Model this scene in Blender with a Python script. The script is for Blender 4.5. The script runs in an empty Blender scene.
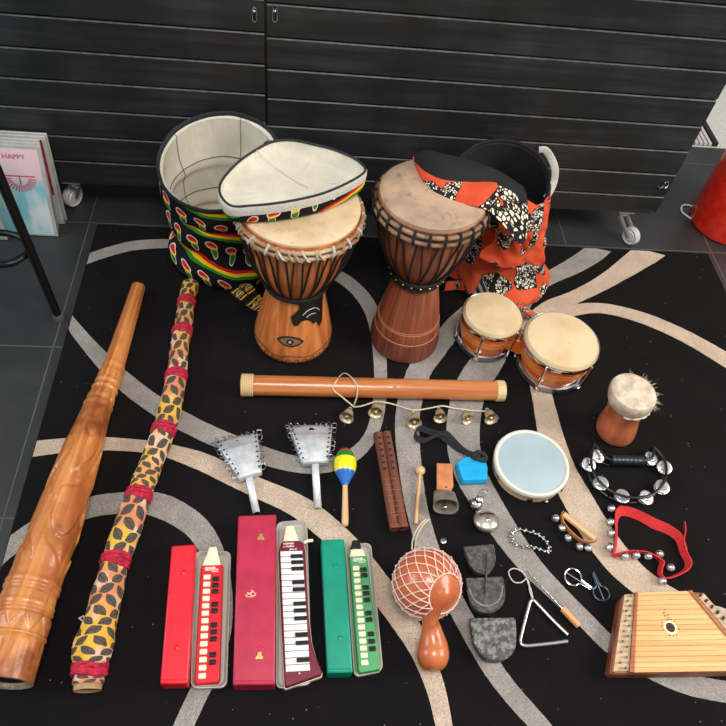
import bpy, math, random
from math import sin, cos, pi, radians, sqrt, atan2
from mathutils import Vector, Matrix, noise
from mathutils.geometry import tessellate_polygon
random.seed(7)
C = bpy.context.scene
COL = C.collection
V = Vector

# ---------------------------------------------------------------- camera
F = 709.67
CH = 1.8
RM = Matrix(((0.99439759, 0.02954909, 0.10149035), (-0.0386054, -0.79228476, 0.60892897), (0.09840255, -0.60943557, -0.78670529)))
cd = bpy.data.cameras.new('camera'); cam = bpy.data.objects.new('camera', cd); COL.objects.link(cam)
cd.sensor_width = 36; cd.sensor_fit = 'HORIZONTAL'; cd.lens = F / 726 * 36; cd.clip_start = 0.02
cx_, cy_, cz_ = RM.col[0], RM.col[1], RM.col[2]
m4 = Matrix((cx_, -cy_, -cz_)).transposed().to_4x4(); m4.translation = (0, 0, CH)
cam.matrix_world = m4
C.camera = cam
RZ = 0.0135            # top of the rug

def G(px, py, z=RZ):
    """a point of the place at height z, read off the photograph"""
    r = RM @ V((px - 363, py - 363, F)); t = (z - CH) / r.z
    return V((r.x * t, r.y * t, z))
def GY(px, py, y):
    r = RM @ V((px - 363, py - 363, F)); t = y / r.y
    return V((r.x * t, y, CH + r.z * t))

# ---------------------------------------------------------------- node materials
def lin(c):
    c = c / 255.0
    return c / 12.92 if c <= 0.04045 else ((c + 0.055) / 1.055) ** 2.4
def rgb(c): return (lin(c[0]), lin(c[1]), lin(c[2]), 1.0)

class S:
    def __init__(s, T, sock): s.T = T; s.k = sock
    def _m(s, op, b=None, c=None, rev=False):
        n = s.T.nodes.new('ShaderNodeMath'); n.operation = op
        a_ = (b, s) if rev else (s, b)
        for i, q in enumerate((a_[0], a_[1], c)):
            if q is None: continue
            if isinstance(q, S): s.T.links.new(q.k, n.inputs[i])
            else: n.inputs[i].default_value = q
        return S(s.T, n.outputs[0])
    def __add__(s, o): return s._m('ADD', o)
    __radd__ = __add__
    def __sub__(s, o): return s._m('SUBTRACT', o)
    def __rsub__(s, o): return s._m('SUBTRACT', o, rev=True)
    def __mul__(s, o): return s._m('MULTIPLY', o)
    __rmul__ = __mul__
    def __truediv__(s, o): return s._m('DIVIDE', o)
    def lt(s, o): return s._m('LESS_THAN', o)
    def gt(s, o): return s._m('GREATER_THAN', o)
    def frac(s): return s._m('FRACT')
    def floor(s): return s._m('FLOOR')
    def abs(s): return s._m('ABSOLUTE')
    def sqrt(s): return s._m('SQRT')
    def mn(s, o): return s._m('MINIMUM', o)
    def mx(s, o): return s._m('MAXIMUM', o)
    def sin(s): return s._m('SINE')
    def cos(s): return s._m('COSINE')
    def smooth(s, a, b):
        n = s.T.nodes.new('ShaderNodeMapRange'); n.interpolation_type = 'SMOOTHSTEP'
        s.T.links.new(s.k, n.inputs[0]); n.inputs[1].default_value = a; n.inputs[2].default_value = b
        return S(s.T, n.outputs[0])

class M:
    """a small material writer"""
    def __init__(m, name, rough=0.5, metal=0.0):
        m.mat = bpy.data.materials.new(name); m.mat.use_nodes = True
        m.T = m.mat.node_tree; m.b = m.T.nodes['Principled BSDF']
        m.b.inputs['Roughness'].default_value = rough; m.b.inputs['Metallic'].default_value = metal
        m._tc = m.T.nodes.new('ShaderNodeTexCoord')
    def uv(m):
        n = m.T.nodes.new('ShaderNodeSeparateXYZ'); m.T.links.new(m._tc.outputs['UV'], n.inputs[0])
        return S(m.T, n.outputs[0]), S(m.T, n.outputs[1])
    def vec(m, scale=(1, 1, 1), uv=False, rot=(0, 0, 0)):
        n = m.T.nodes.new('ShaderNodeMapping'); m.T.links.new(m._tc.outputs['UV' if uv else 'Object'], n.inputs[0])
        n.inputs['Scale'].default_value = scale; n.inputs['Rotation'].default_value = rot
        return n.outputs[0]
    def comb(m, x, y):
        n = m.T.nodes.new('ShaderNodeCombineXYZ')
        for i, q in enumerate((x, y)):
            if isinstance(q, S): m.T.links.new(q.k, n.inputs[i])
            else: n.inputs[i].default_value = q
        return n.outputs[0]
    def noise(m, scale, detail=3, rough=0.55, vec=None, dist=0):
        n = m.T.nodes.new('ShaderNodeTexNoise'); n.inputs['Scale'].default_value = scale
        n.inputs['Detail'].default_value = detail; n.inputs['Roughness'].default_value = rough; n.inputs['Distortion'].default_value = dist
        m.T.links.new(vec if vec is not None else m._tc.outputs['Object'], n.inputs['Vector'])
        return S(m.T, n.outputs[0])
    def voro(m, scale, feature='F1', vec=None, out=0):
        n = m.T.nodes.new('ShaderNodeTexVoronoi'); n.feature = feature; n.inputs['Scale'].default_value = scale
        m.T.links.new(vec if vec is not None else m._tc.outputs['Object'], n.inputs['Vector'])
        if out == 'val':
            q = m.T.nodes.new('ShaderNodeSeparateXYZ'); m.T.links.new(n.outputs['Color'], q.inputs[0]); return S(m.T, q.outputs[0])
        return S(m.T, n.outputs[out])
    def mix(m, f, a, b):
        n = m.T.nodes.new('ShaderNodeMix'); n.data_type = 'RGBA'
        for i, q in ((0, f), (6, a), (7, b)):
            if isinstance(q, S): m.T.links.new(q.k, n.inputs[i])
            elif isinstance(q, (int, float)): n.inputs[i].default_value = q
            elif isinstance(q, tuple): n.inputs[i].default_value = rgb(q)
            else: m.T.links.new(q, n.inputs[i])
        return n.outputs[2]
    def col(m, c):
        if isinstance(c, tuple): m.b.inputs['Base Color'].default_value = rgb(c)
        else: m.T.links.new(c, m.b.inputs['Base Color'])
        return m
    def rough(m, s): m.T.links.new(s.k, m.b.inputs['Roughness']); return m
    def bump(m, h, strength=0.3, dist=0.002):
        n = m.T.nodes.new('ShaderNodeBump'); n.inputs['Strength'].default_value = strength; n.inputs['Distance'].default_value = dist
        m.T.links.new(h.k, n.inputs['Height']); m.T.links.new(n.outputs[0], m.b.inputs['Normal'])
        return m
    def coat(m, w, r=0.1): m.b.inputs['Coat Weight'].default_value = w; m.b.inputs['Coat Roughness'].default_value = r; return m

def plain(name, c, rough=0.5, metal=0.0, var=0.0, bump=0.0, scale=60):
    m = M(name, rough, metal)
    if var:
        n = m.noise(scale, 4)
        d = tuple(max(0, int(x * (1 - var))) for x in c)
        m.col(m.mix(n.smooth(0.35, 0.65), d, c))
    else: m.col(c)
    if bump: m.bump(m.noise(scale * 2, 4), bump, 0.002)
    return m.mat

def wood(name, c1, c2, rough=0.4, uv=True, stretch=(40, 4, 4), coat=0.0, bump=0.15, contrast=(0.3, 0.7), c3=None):
    m = M(name, rough)
    v = m.vec(stretch, uv=uv)
    n = m.noise(1.0, 5, 0.6, v, 0.6)
    base = m.mix(n.smooth(*contrast), c1, c2)
    if c3:
        n2 = m.noise(7, 3, 0.5)
        base = m.mix(n2.smooth(0.52, 0.72), base, c3)
    m.col(base).bump(n, bump, 0.002)
    if coat: m.coat(coat, 0.15)
    return m.mat

# setting
def rug_mat():
    m = M('black_rug_pile', 0.95)
    sp = m.voro(38, 'F1'); w = m.voro(38, out='val')
    speck = sp.lt(0.055) * w.gt(.55)
    n = m.noise(9, 3); f = m.noise(900, 2)
    base = m.mix(n, (13, 12, 13), (24, 22, 23))
    m.col(m.mix(speck * 0.75, base, (150, 145, 140)))
    m.b.inputs['Specular IOR Level'].default_value = 0.15
    m.bump(f, 0.6, 0.003); return m.mat
def stripe_mat(name, a, b):
    m = M(name, 0.95); f = m.noise(420, 3, 0.7); n = m.noise(14, 3)
    c = m.mix(n.smooth(0.3, 0.7), a, b)
    d = m.mix(f.smooth(0.35, 0.65), tuple(int(x * .8) for x in a), c)
    m.col(d).bump(f, 0.7, 0.003); m.b.inputs['Specular IOR Level'].default_value = 0.1
    return m.mat
def floor_mat():
    m = M('dark_slate_tile', 0.38)
    n = m.noise(3, 4); f = m.noise(60, 4)
    m.col(m.mix(n.smooth(0.3, 0.7), (42, 43, 44), (54, 55, 56))).bump(f, 0.08, 0.002)
    m.rough(n * 0.15 + 0.3); return m.mat
def cab_mat():
    m = M('black_painted_wood', 0.35)
    v = m.vec((1.5, 1.5, 30)); n = m.noise(1.5, 4, 0.6, v); k = m.noise(5, 3)
    m.col(m.mix((n * k).smooth(0.15, 0.5), (30, 32, 33), (52, 54, 56))).bump(n, 0.06, 0.002)
    sp = m.voro(16); w = m.voro(16, out='val')
    m.rough(k * 0.2 + 0.3); return m.mat

MT = {}
MT['rug'] = rug_mat()
MT['stripe_warm'] = stripe_mat('warm_beige_pile', (204, 182, 160), (226, 206, 184))
MT['stripe_grey'] = stripe_mat('grey_beige_pile', (158, 152, 146), (184, 177, 169))
MT['floor'] = floor_mat()
MT['grout'] = plain('pale_grout', (84, 86, 86), 0.9)
MT['cab'] = cab_mat()
MT['cab_edge'] = plain('slat_edge_highlight', (74, 75, 76), 0.5, 0, 0.4, 0, 30)  # painted highlight: paler grey on the slats' top chamfers so their lines show
MT['dark'] = plain('dark_gap', (9, 9, 10), 0.9)
MT['chrome'] = plain('chrome', (225, 226, 228), 0.16, 1.0)
MT['steel'] = plain('satin_steel', (180, 182, 184), 0.32, 1.0, 0.15, 0.1, 40)
MT['tin'] = plain('galvanised_tin', (206, 210, 213), 0.5, 0.45, 0.12, 0.1, 30)
MT['nickel'] = plain('nickel', (206, 208, 208), .3, .85)
MT['iron'] = None
MT['brass'] = plain('aged_brass', (222, 208, 172), 0.42, 0.65, 0.22, 0.2, 60)
MT['gold'] = plain('gold_metal', (236, 200, 130), 0.3, 1.0)
MT['blackplastic'] = plain('black_plastic', (20, 20, 22), 0.3)
MT['blackmetal'] = plain('black_metal', (26, 27, 29), 0.35, 0.4, 0.2, 0.1)
MT['white'] = plain('white_plastic', (226, 226, 224), 0.4)
MT['wheel'] = plain('grey_wheel_rubber', (188, 190, 190), 0.55)
MT['bracket'] = plain('zinc_bracket', (176, 178, 180), .45, .3)
MT['cord'] = plain('cream_cord', (226, 212, 184), 0.85, 0, 0.15, 0.4, 300)
MT['rope'] = plain('black_rope', (30, 31, 33), 0.8, 0, 0.3, 0.5, 400)
MT['footgrey'] = plain('dark_grey_rubber', (84, 84, 84), .7)
MT['ink'] = plain('dark_ink', (38, 26, 20), 0.7)

# ---------------------------------------------------------------- mesh writer
def wloc(o):
    p = V((0, 0, 0))
    while o is not None: p = p + o.location; o = o.parent
    return p

SHEAR = [None]   # (z0, kx, ky): lean of a drum off the vertical
class MB:
    def __init__(s): s.v = []; s.f = []; s.uv = []; s.mi = []
    def face(s, idx, uvs=None, mi=0):
        s.f.append(tuple(idx)); s.uv.append(uvs or [(s.v[i][0], s.v[i][1]) for i in idx]); s.mi.append(mi)
    def vs(s, pts):
        b = len(s.v); s.v += [tuple(p) for p in pts]; return b
    def surf(s, rows, cj=False, ci=False, su=1.0, sv=1.0, mi=0, flip=False, mifn=None):
        ni, nj = len(rows), len(rows[0]); b = s.vs([p for r in rows for p in r])
        I = ni if ci else ni - 1; J = nj if cj else nj - 1
        for i in range(I):
            for j in range(J):
                i2, j2 = (i + 1) % ni, (j + 1) % nj
                q = [b + i * nj + j, b + i * nj + j2, b + i2 * nj + j2, b + i2 * nj + j]
                us, ut = j / J * su, (j + 1) / J * su; v0, v1 = (sv[i], sv[min(i + 1, len(sv) - 1)]) if isinstance(sv, list) else (i / I * sv, (i + 1) / I * sv)
                w = [(us, v0), (ut, v0), (ut, v1), (us, v1)]
                if flip: q.reverse(); w.reverse()
                s.face(q, w, mifn(i, j) if mifn else mi)
        return b
    def cap(s, ring, mi=0, flip=False, c=None):
        if c is None: c = sum((V(p) for p in ring), V((0, 0, 0))) / len(ring)
        b = s.vs(ring + [c]); n = len(ring)
        for j in range(n):
            q = [b + j, b + (j + 1) % n, b + n]
            if flip: q.reverse()
            s.face(q, None, mi)
    def tube(s, path, r, seg=12, closed=False, caps=True, rf=None, mi=0, flat=1.0, up=None, mifn=None, sv=None):
        path = [V(p) for p in path]; n = len(path)
        rr = r if isinstance(r, (list, tuple)) else [r] * n
        L = sum((path[i + 1] - path[i]).length for i in range(n - 1)) or 1
        t = []
        for i in range(n):
            a = path[(i - 1) % n] if closed or i else path[0]; c = path[(i + 1) % n] if closed or i < n - 1 else path[-1]
            d = (c - a); t.append(d.normalized() if d.length > 1e-9 else V((0, 0, 1)))
        u = up or (V((0, 0, 1)) if abs(t[0].z) < 0.9 else V((0, 1, 0)))
        u = (u - t[0] * u.dot(t[0])).normalized(); rows = []
        for i in range(n):
            if i:
                u = u - t[i] * u.dot(t[i]); u.normalize()
            w = t[i].cross(u)
            rows.append([path[i] + (u * cos(a) * flat + w * sin(a)) * (rr[i] * (rf(i, a) if rf else 1)) for a in [2 * pi * k / seg for k in range(seg)]])
        mr = sum(rr) / n
        s.surf(rows, cj=True, ci=closed, su=2 * pi * mr, sv=sv or L, mi=mi, mifn=mifn)
        if caps and not closed:
            s.cap(rows[0], mi, True); s.cap(rows[-1], mi)
        return s
    def lathe(s, prof, c=(0, 0, 0), seg=32, ax=(0, 0, 1), mi=0, caps=True, mifn=None, rf=None, sv=None, x=None):
        c = V(c); ax = V(ax).normalized(); e = x and V(x) or (V((1, 0, 0)) if abs(ax.x) < 0.9 else V((0, 1, 0)))
        e = (e - ax * e.dot(ax)).normalized(); w = ax.cross(e); rows = []
        for i, (r, z) in enumerate(prof):
            rows.append([c + ax * z + (e * cos(a) + w * sin(a)) * (r * (rf(z, a) if rf else 1)) for a in [2 * pi * k / seg for k in range(seg)]])
        L = sum(sqrt((prof[i + 1][0] - prof[i][0]) ** 2 + (prof[i + 1][1] - prof[i][1]) ** 2) for i in range(len(prof) - 1))
        mr = max(p[0] for p in prof)
        s.surf(rows, cj=True, su=2 * pi * mr, sv=sv or L, mi=mi, mifn=mifn)
        if caps:
            if prof[0][0] > 1e-5: s.cap(rows[0], mi, True)
            if prof[-1][0] > 1e-5: s.cap(rows[-1], mi)
        return s
    def box(s, c, d, rz=0, mi=0, M3=None):
        c = V(c); M3 = M3 or Matrix.Rotation(rz, 3, 'Z'); hx, hy, hz = d[0] / 2, d[1] / 2, d[2] / 2
        b = s.vs([c + M3 @ V((x * hx, y * hy, z * hz)) for z in (-1, 1) for y in (-1, 1) for x in (-1, 1)])
        for q in ((0, 2, 3, 1), (4, 5, 7, 6), (0, 1, 5, 4), (2, 6, 7, 3), (0, 4, 6, 2), (1, 3, 7, 5)): s.face([b + k for k in q], None, mi)
        return s
    def prism(s, poly, z0, z1, top=None, mi=0, mit=None):
        """poly: outline as (x, y); z0/z1 heights; top: outline of the top if it differs"""
        top = top or poly
        a = sum(poly[i][0] * poly[(i + 1) % len(poly)][1] - poly[(i + 1) % len(poly)][0] * poly[i][1] for i in range(len(poly)))
        if a < 0: poly = poly[::-1]; top = top[::-1]
        n = len(poly)
        b = s.vs([(p[0], p[1], z0) for p in poly] + [(p[0], p[1], z1) for p in top])
        s.face([b + i for i in range(n)][::-1], None, mi); s.face([b + n + i for i in range(n)], None, mi if mit is None else mit)
        for i in range(n): s.face([b + i, b + (i + 1) % n, b + n + (i + 1) % n, b + n + i], None, mi)
        return s
    def ribbon(s, path, wv, th, mi=0, closed=False):
        """flat band: path points are one edge, wv(i) the vector across it"""
        path = [V(p) for p in path]; n = len(path); rows = []
        for i in range(n):
            t = (path[(i + 1) % n if closed else min(i + 1, n - 1)] - path[(i - 1) % n if closed else max(i - 1, 0)])
            w = V(wv(i)) if callable(wv) else V(wv); nn = t.cross(w)
            nn = nn.normalized() * th / 2 if nn.length > 1e-9 else V((0, 0, th / 2))
            p = path[i]; rows.append([p + nn, p + w + nn, p + w - nn, p - nn])
        s.surf(rows, cj=True, ci=closed, mi=mi, su=0.08, sv=1)
        if not closed: s.cap(rows[0], mi, True); s.cap(rows[-1], mi)
        return s
    def ball(s, c, r, seg=14, rings=9, mi=0, ax=(0, 0, 1), sq=1.0):
        return s.lathe([(r * sin(pi * k / rings), -r * cos(pi * k / rings) * sq) for k in range(rings + 1)], c, seg, ax, mi, caps=False)
    def build(s, name, mats, parent=None, loc=None, ang=40, bevel=0, label=None, kind=None, smooth=True, seg=2):
        if SHEAR[0]:
            z0, kx, ky = SHEAR[0]; s.v = [(x + kx * (z - z0), y + ky * (z - z0), z) for x, y, z in s.v]
        me = bpy.data.meshes.new(name)
        off = wloc(parent) if parent is not None else V(loc or (0, 0, 0))
        me.from_pydata([(x - off.x, y - off.y, z - off.z) for x, y, z in s.v], [], s.f)
        if not isinstance(mats, (list, tuple)): mats = [mats]
        for m in mats: me.materials.append(m)
        ul = me.uv_layers.new(name='UVMap'); k = 0
        for p, u, mi in zip(me.polygons, s.uv, s.mi):
            p.material_index = mi; p.use_smooth = smooth
            for q in u: ul.data[k].uv = q; k += 1
        me.update(); me.validate()
        if smooth: me.set_sharp_from_angle(angle=radians(ang))
        o = bpy.data.objects.new(name, me); COL.objects.link(o)
        if parent is not None: o.parent = parent
        else: o.location = off
        if bevel:
            bv = o.modifiers.new('bevel', 'BEVEL'); bv.width = bevel; bv.segments = seg; bv.limit_method = 'ANGLE'; bv.angle_limit = radians(35)
        if label: o['label'] = label
        if kind: o['kind'] = kind
        return o

def thing(name, label, cat, loc, group=None):
    o = bpy.data.objects.new(name, None); COL.objects.link(o); o.location = loc; o.empty_display_size = 0.05
    o['label'] = label; o['category'] = cat
    if group: o['group'] = group
    return o
def tag(o, label, cat, group=None):
    o['label'] = label; o['category'] = cat
    if group: o['group'] = group
    return o
def cr(pts, n=8, closed=False):
    """Catmull-Rom through the points (any dimension)"""
    pts = [V(p) for p in pts]; N = len(pts); out = []
    for i in range(N if closed else N - 1):
        if closed: a, b, c, d = pts[(i - 1) % N], pts[i], pts[(i + 1) % N], pts[(i + 2) % N]
        else: a, b, c, d = pts[max(i - 1, 0)], pts[i], pts[i + 1], pts[min(i + 2, N - 1)]
        for k in range(n):
            t = k / n
            out.append(0.5 * ((2 * b) + (c - a) * t + (2 * a - 5 * b + 4 * c - d) * t * t + (3 * b - a - 3 * c + d) * t ** 3))
    if not closed: out.append(pts[-1])
    return out
def lerp(a, b, t): return a + (b - a) * t
def interp(xs, ys, x):
    if x <= xs[0]: return ys[0]
    for i in range(len(xs) - 1):
        if x <= xs[i + 1]: return lerp(ys[i], ys[i + 1], (x - xs[i]) / (xs[i + 1] - xs[i]))
    return ys[-1]
def text(name, s, size, origin, xd, yd, mat, parent, depth=0.0004, bold=0.0, shear=0.0):
    cu = bpy.data.curves.new(name, 'FONT'); cu.body = s; cu.size = size; cu.extrude = depth; cu.offset = bold; cu.shear = shear
    o = bpy.data.objects.new(name, cu); COL.objects.link(o)
    bpy.context.view_layer.update()
    me = bpy.data.meshes.new_from_object(o); COL.objects.unlink(o); bpy.data.objects.remove(o)
    xd = V(xd).normalized(); yd = V(yd); yd = (yd - xd * yd.dot(xd)).normalized(); zd = xd.cross(yd)
    off = wloc(parent)
    for v in me.vertices: v.co = V(origin) + xd * v.co.x + yd * v.co.y + zd * v.co.z - off
    me.materials.clear(); me.materials.append(mat)
    q = bpy.data.objects.new(name, me); COL.objects.link(q); q.parent = parent
    return q
def inpoly(x, y, P):
    c = False; n = len(P); j = n - 1
    for i in range(n):
        if (P[i][1] > y) != (P[j][1] > y) and x < (P[j][0] - P[i][0]) * (y - P[i][1]) / (P[j][1] - P[i][1]) + P[i][0]: c = not c
        j = i
    return c
def wrapdecal(mb, P, rfun, c, a0, z0, off=0.0015, n=44, mi=0):
    """a small inlay that follows the round surface rfun(z) around centre c"""
    x0, x1 = min(p[0] for p in P), max(p[0] for p in P); y0, y1 = min(p[1] for p in P), max(p[1] for p in P)
    idx = {}
    def vt(i, j):
        if (i, j) not in idx:
            x = lerp(x0, x1, i / n); z = z0 + lerp(y0, y1, j / n); r = rfun(z) + off; a = a0 + x / rfun(z)
            idx[(i, j)] = mb.vs([(c[0] + r * cos(a), c[1] + r * sin(a), z)])
        return idx[(i, j)]
    for i in range(n):
        for j in range(n):
            if inpoly(lerp(x0, x1, (i + .5) / n), lerp(y0, y1, (j + .5) / n), P): mb.face([vt(i, j), vt(i + 1, j), vt(i + 1, j + 1), vt(i, j + 1)], None, mi)

# ================================================================ SETTING
def seam_x(x0, x1, y): return [(x0, y - .002), (x1, y - .002), (x1, y + .002), (x0, y + .002)]
fl = MB(); fl.box((0.5, 0.8, -0.03), (7.0, 3.8, 0.06)); fo = fl.build('floor', MT['floor']); fo['kind'] = 'structure'
gr = MB()
for k in range(-4, 3):
    y = 1.42 + .575 * k
    gr.box((0.5, y, 0.0003), (7.0, .0035, .0008))
for k in range(-4, 7): gr.box((-.735 + .593 * k, 0.8, 0.0003), (.0035, 3.8, .0008))
g_ = gr.build('trim_1', MT['grout']); g_['kind'] = 'structure'
# pale floor beyond the cabinet, seen past its end
pv = MB(); pv.box((2.6, 4.0, -0.03), (2.8, 2.6, 0.06)); po = pv.build('trim_2', plain('pale_paving', (214, 216, 208), 0.7, 0, .06)); po['kind'] = 'structure'
pv2 = MB(); pv2.box((-1.9, 4.0, -0.03), (6.2, 2.6, 0.06)); q = pv2.build('trim_3', MT['floor']); q['kind'] = 'structure'

# rug -------------------------------------------------------------
rug = MB(); rx0, rx1, ry0, ry1 = -0.702, 1.608, -0.35, 1.975
rug.box(((rx0 + rx1) / 2, (ry0 + ry1) / 2, 0.0062), (rx1 - rx0, ry1 - ry0, 0.0116))
def stripe(pts, mi, h):
    ctr = cr([V((p[0], p[1], p[2])) for p in pts], 8); rows = []
    P = [G(c.x, c.y, 0.0118) for c in ctr]; W_ = [(G(c.x + c.z / 2, c.y, .0118) - G(c.x - c.z / 2, c.y, .0118)).length / 2 for c in ctr]
    for e_ in (0, -1):      # tracks that leave the photograph run on across the rug
        q = pts[e_]
        if q[1] > 725 or q[0] > 730 or q[0] < 0:
            d0 = (P[e_] - P[4 if e_ == 0 else -5]).normalized(); bend = .9 if h * 1e4 % 2 > 1 else -.9
            for k in range(1, 15):
                a_ = bend * k / 14; dd = V((d0.x * cos(a_) - d0.y * sin(a_), d0.x * sin(a_) + d0.y * cos(a_), 0)); nx = P[e_] + dd * .055
                if e_ == 0: P.insert(0, nx); W_.insert(0, W_[0])
                else: P.append(nx); W_.append(W_[-1])
    keep = [i for i, p in enumerate(P) if rx0 - .03 < p.x < rx1 + .03 and ry0 - .03 < p.y < ry1 + .03]
    P = [P[i] for i in range(keep[0], keep[-1] + 1)]; W_ = W_[keep[0]:keep[-1] + 1]; N = len(P)
    for i in range(N):
        t = (P[min(i + 1, N - 1)] - P[max(i - 1, 0)]); t.z = 0; t.normalize(); nn = V((-t.y, t.x, 0))
        d = W_[i]
        wob = 1 + 0.04 * noise.noise(V((i * .9, h * 999, 0)))
        a, b = P[i] + nn * d * wob, P[i] - nn * d * wob
        cl = lambda p: V((min(max(p.x, rx0 + .002), rx1 - .002), min(max(p.y, ry0 + .002), ry1 - .002), p.z))
        a, b = cl(a), cl(b)
        z = V((0, 0, h)); rows.append([a, a + z, b + z, b])
    rug.surf(rows, mi=mi, flip=True)
# each stripe: photo track of its middle line and its width
stripe([(60, 305, 8), (71, 323, 12), (95, 352, 16), (125, 382, 20), (160, 408, 21), (200, 430, 21), (240, 447, 21), (285, 462, 19), (320, 466, 17), (350, 457, 15), (370, 437, 13), (379, 405, 13), (380, 360, 13), (372, 312, 15), (345, 280, 15), (300, 262, 14), (240, 250, 14), (180, 244, 13), (140, 245, 14), (115, 250, 14), (84, 260, 14)], 2, .0008)
stripe([(24, 451, 17), (34, 449, 19), (60, 446, 18), (90, 444, 17), (120, 444.5, 15), (160, 449, 15), (200, 461, 20), (230, 475, 21), (258, 488, 22), (294, 504, 24), (320, 522, 26), (350, 550, 26), (375, 582, 27), (403, 620, 26), (422, 653, 22), (436, 690, 19), (444, 726, 17), (448, 750, 15)], 1, .0011)
stripe([(-25, 580, 20), (0, 556, 20), (20, 540, 22), (50, 522, 24), (85, 509, 24), (110, 504, 24), (149, 503, 26), (180, 515, 26), (203, 535, 24), (218, 570, 22), (222, 620, 21), (212, 665, 20), (197, 697, 20), (182, 730, 20), (172, 760, 20)], 2, .0013)
stripe([(505, 280, 18), (488, 297, 18), (462, 318, 18), (447, 335, 20), (433, 352, 22), (419, 372, 23), (410, 400, 24), (407, 430, 24), (410, 465, 23), (416, 505, 22), (427, 545, 22), (440, 575, 22), (460, 612, 20), (487, 660, 20), (510, 692, 20), (542, 728, 19), (560, 750, 18)], 2, .0015)
stripe([(602, 246, 20), (590, 256, 20), (570, 268, 18), (546, 280, 15), (528, 293, 18), (508, 323, 26), (488, 360, 30), (474, 382, 31), (466, 405, 32), (463, 440, 33), (470, 472, 33), (485, 500, 31), (506, 533, 28), (530, 565, 24), (556, 592, 20), (585, 620, 18), (613, 647, 18), (650, 669, 19), (690, 685, 20), (740, 694, 20)], 2, .0010)
stripe([(655, 248, 24), (643, 256, 24), (620, 272, 19), (599, 285, 16), (575, 297, 15), (548, 309, 17), (533, 327, 20), (532, 350, 21), (537, 372, 20), (543, 400, 21), (552, 440, 26), (562, 470, 29), (578, 500, 32), (597, 532, 33), (618, 560, 33), (645, 585, 30), (680, 606, 28), (726, 622, 26), (745, 626, 26)], 1, .0007)
stripe([(540, 330, 12), (553, 320, 13), (572, 311, 13), (602, 308.5, 13), (642, 318, 15), (684, 336, 17), (726, 360, 19), (760, 382, 20)], 1, .0017)
ro = rug.build('rug', [MT['rug'], MT['stripe_warm'], MT['stripe_grey']], loc=(rx0, ry0, 0), smooth=False)
tag(ro, 'large black pile rug with curving beige and grey stripes under the instruments', 'rug')

# slatted cabinet ------------------------------------------------------
YC = 2.03; CB = 0.143
cab = thing('cabinet', 'long black slatted cabinet on castors behind the drums', 'cabinet', (0.0, YC + .2, 0))
b = MB(); b.box((-0.40, YC + .235, (CB + .99) / 2 + .002), (3.49, .43, .99 - CB - .004)); b.build('carcass', MT['cab'], cab, bevel=.002)
b = MB(); b.box((-0.40, YC + .22, .9995), (3.53, .49, .024)); b.build('cabinet_top', MT['cab'], cab, bevel=.003)
def door(x0, x1, dz, nm):
    b = MB(); zs = [CB + .001] + [.228 + dz + .0985 * k for k in range(0, 8)] + [.985]
    b.box(((x0 + x1) / 2, YC + .0165, (CB + .985) / 2), (x1 - x0, .007, .985 - CB), mi=1)
    for k in range(len(zs) - 1):
        z0, z1 = zs[k] + .0015, zs[k + 1] - .0015
        e = .0042
        prof = [(YC + .0135, z0), (YC + .003, z0 + .0005), (YC, z0 + .003), (YC, z1 - e), (YC + .003, z1 - .001), (YC + .0135, z1)]
        n = len(prof); bb = b.vs([(x, y, z) for x in (x0, x1) for y, z in prof])
        for i in range(n):
            j = (i + 1) % n; b.face([bb + i, bb + n + i, bb + n + j, bb + j], None, 2 if i == 3 else 0)
        b.face([bb + i for i in range(n)], None, 0); b.face([bb + n + i for i in range(n)][::-1], None, 0)
    return b.build(nm, [MT['cab'], MT['dark'], MT['cab_edge']], cab, smooth=False)
dl = door(-2.14, -.1045, .011, 'door'); dr = door(-.0965, 1.349, 0, 'door')
for dd, px in ((dl, 254.5), (dr, 275)):
    p = GY(px, 14.5, YC)
    b = MB(); rr_ = []
    n = 20
    ring = [(p.x + .0065 * cos(a), p.z + (.014 if sin(a) > 0 else -.014) + .0065 * sin(a)) for a in [2 * pi * k / n for k in range(n)]]
    bb = b.vs([(x, YC - .0012, z) for x, z in ring] + [(x, YC + .002, z) for x, z in ring])
    b.face([bb + i for i in range(n)], None, 0)
    for i in range(n): b.face([bb + i, bb + n + i, bb + n + (i + 1) % n, bb + (i + 1) % n], None, 0)
    kh = b.build('keyhole', MT['dark'], dd)
    b = MB(); b.tube([(p.x, YC - .004, p.z + .012), (p.x, YC - .006, p.z + .022)], .004, 10); b.ball((p.x, YC - .005, p.z + .012), .005)
    b.tube([(x, YC - .0015, z) for x, z in ring], .0012, 6, closed=True); b.build('hook', MT['chrome'], kh)
p = GY(665.5, 184, YC); b = MB()
b.tube([p + V((.009 * cos(a), -.006, .014 * sin(a))) for a in [2 * pi * k / 16 for k in range(16)]], .0022, 8, closed=True)
b.tube([p + V((-.004, -.003, -.012)), p + V((-.014, -.004, -.017)), p + V((-.02, -.002, -.013))], .002, 8)
b.build('latch_ring', MT['chrome'], dr)
p = GY(655, 213, YC); b = MB(); b.box((1.34, YC - .0015, CB + .004), (.012, .002, .006)); b.build('corner_plate', MT['steel'], dr)
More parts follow.
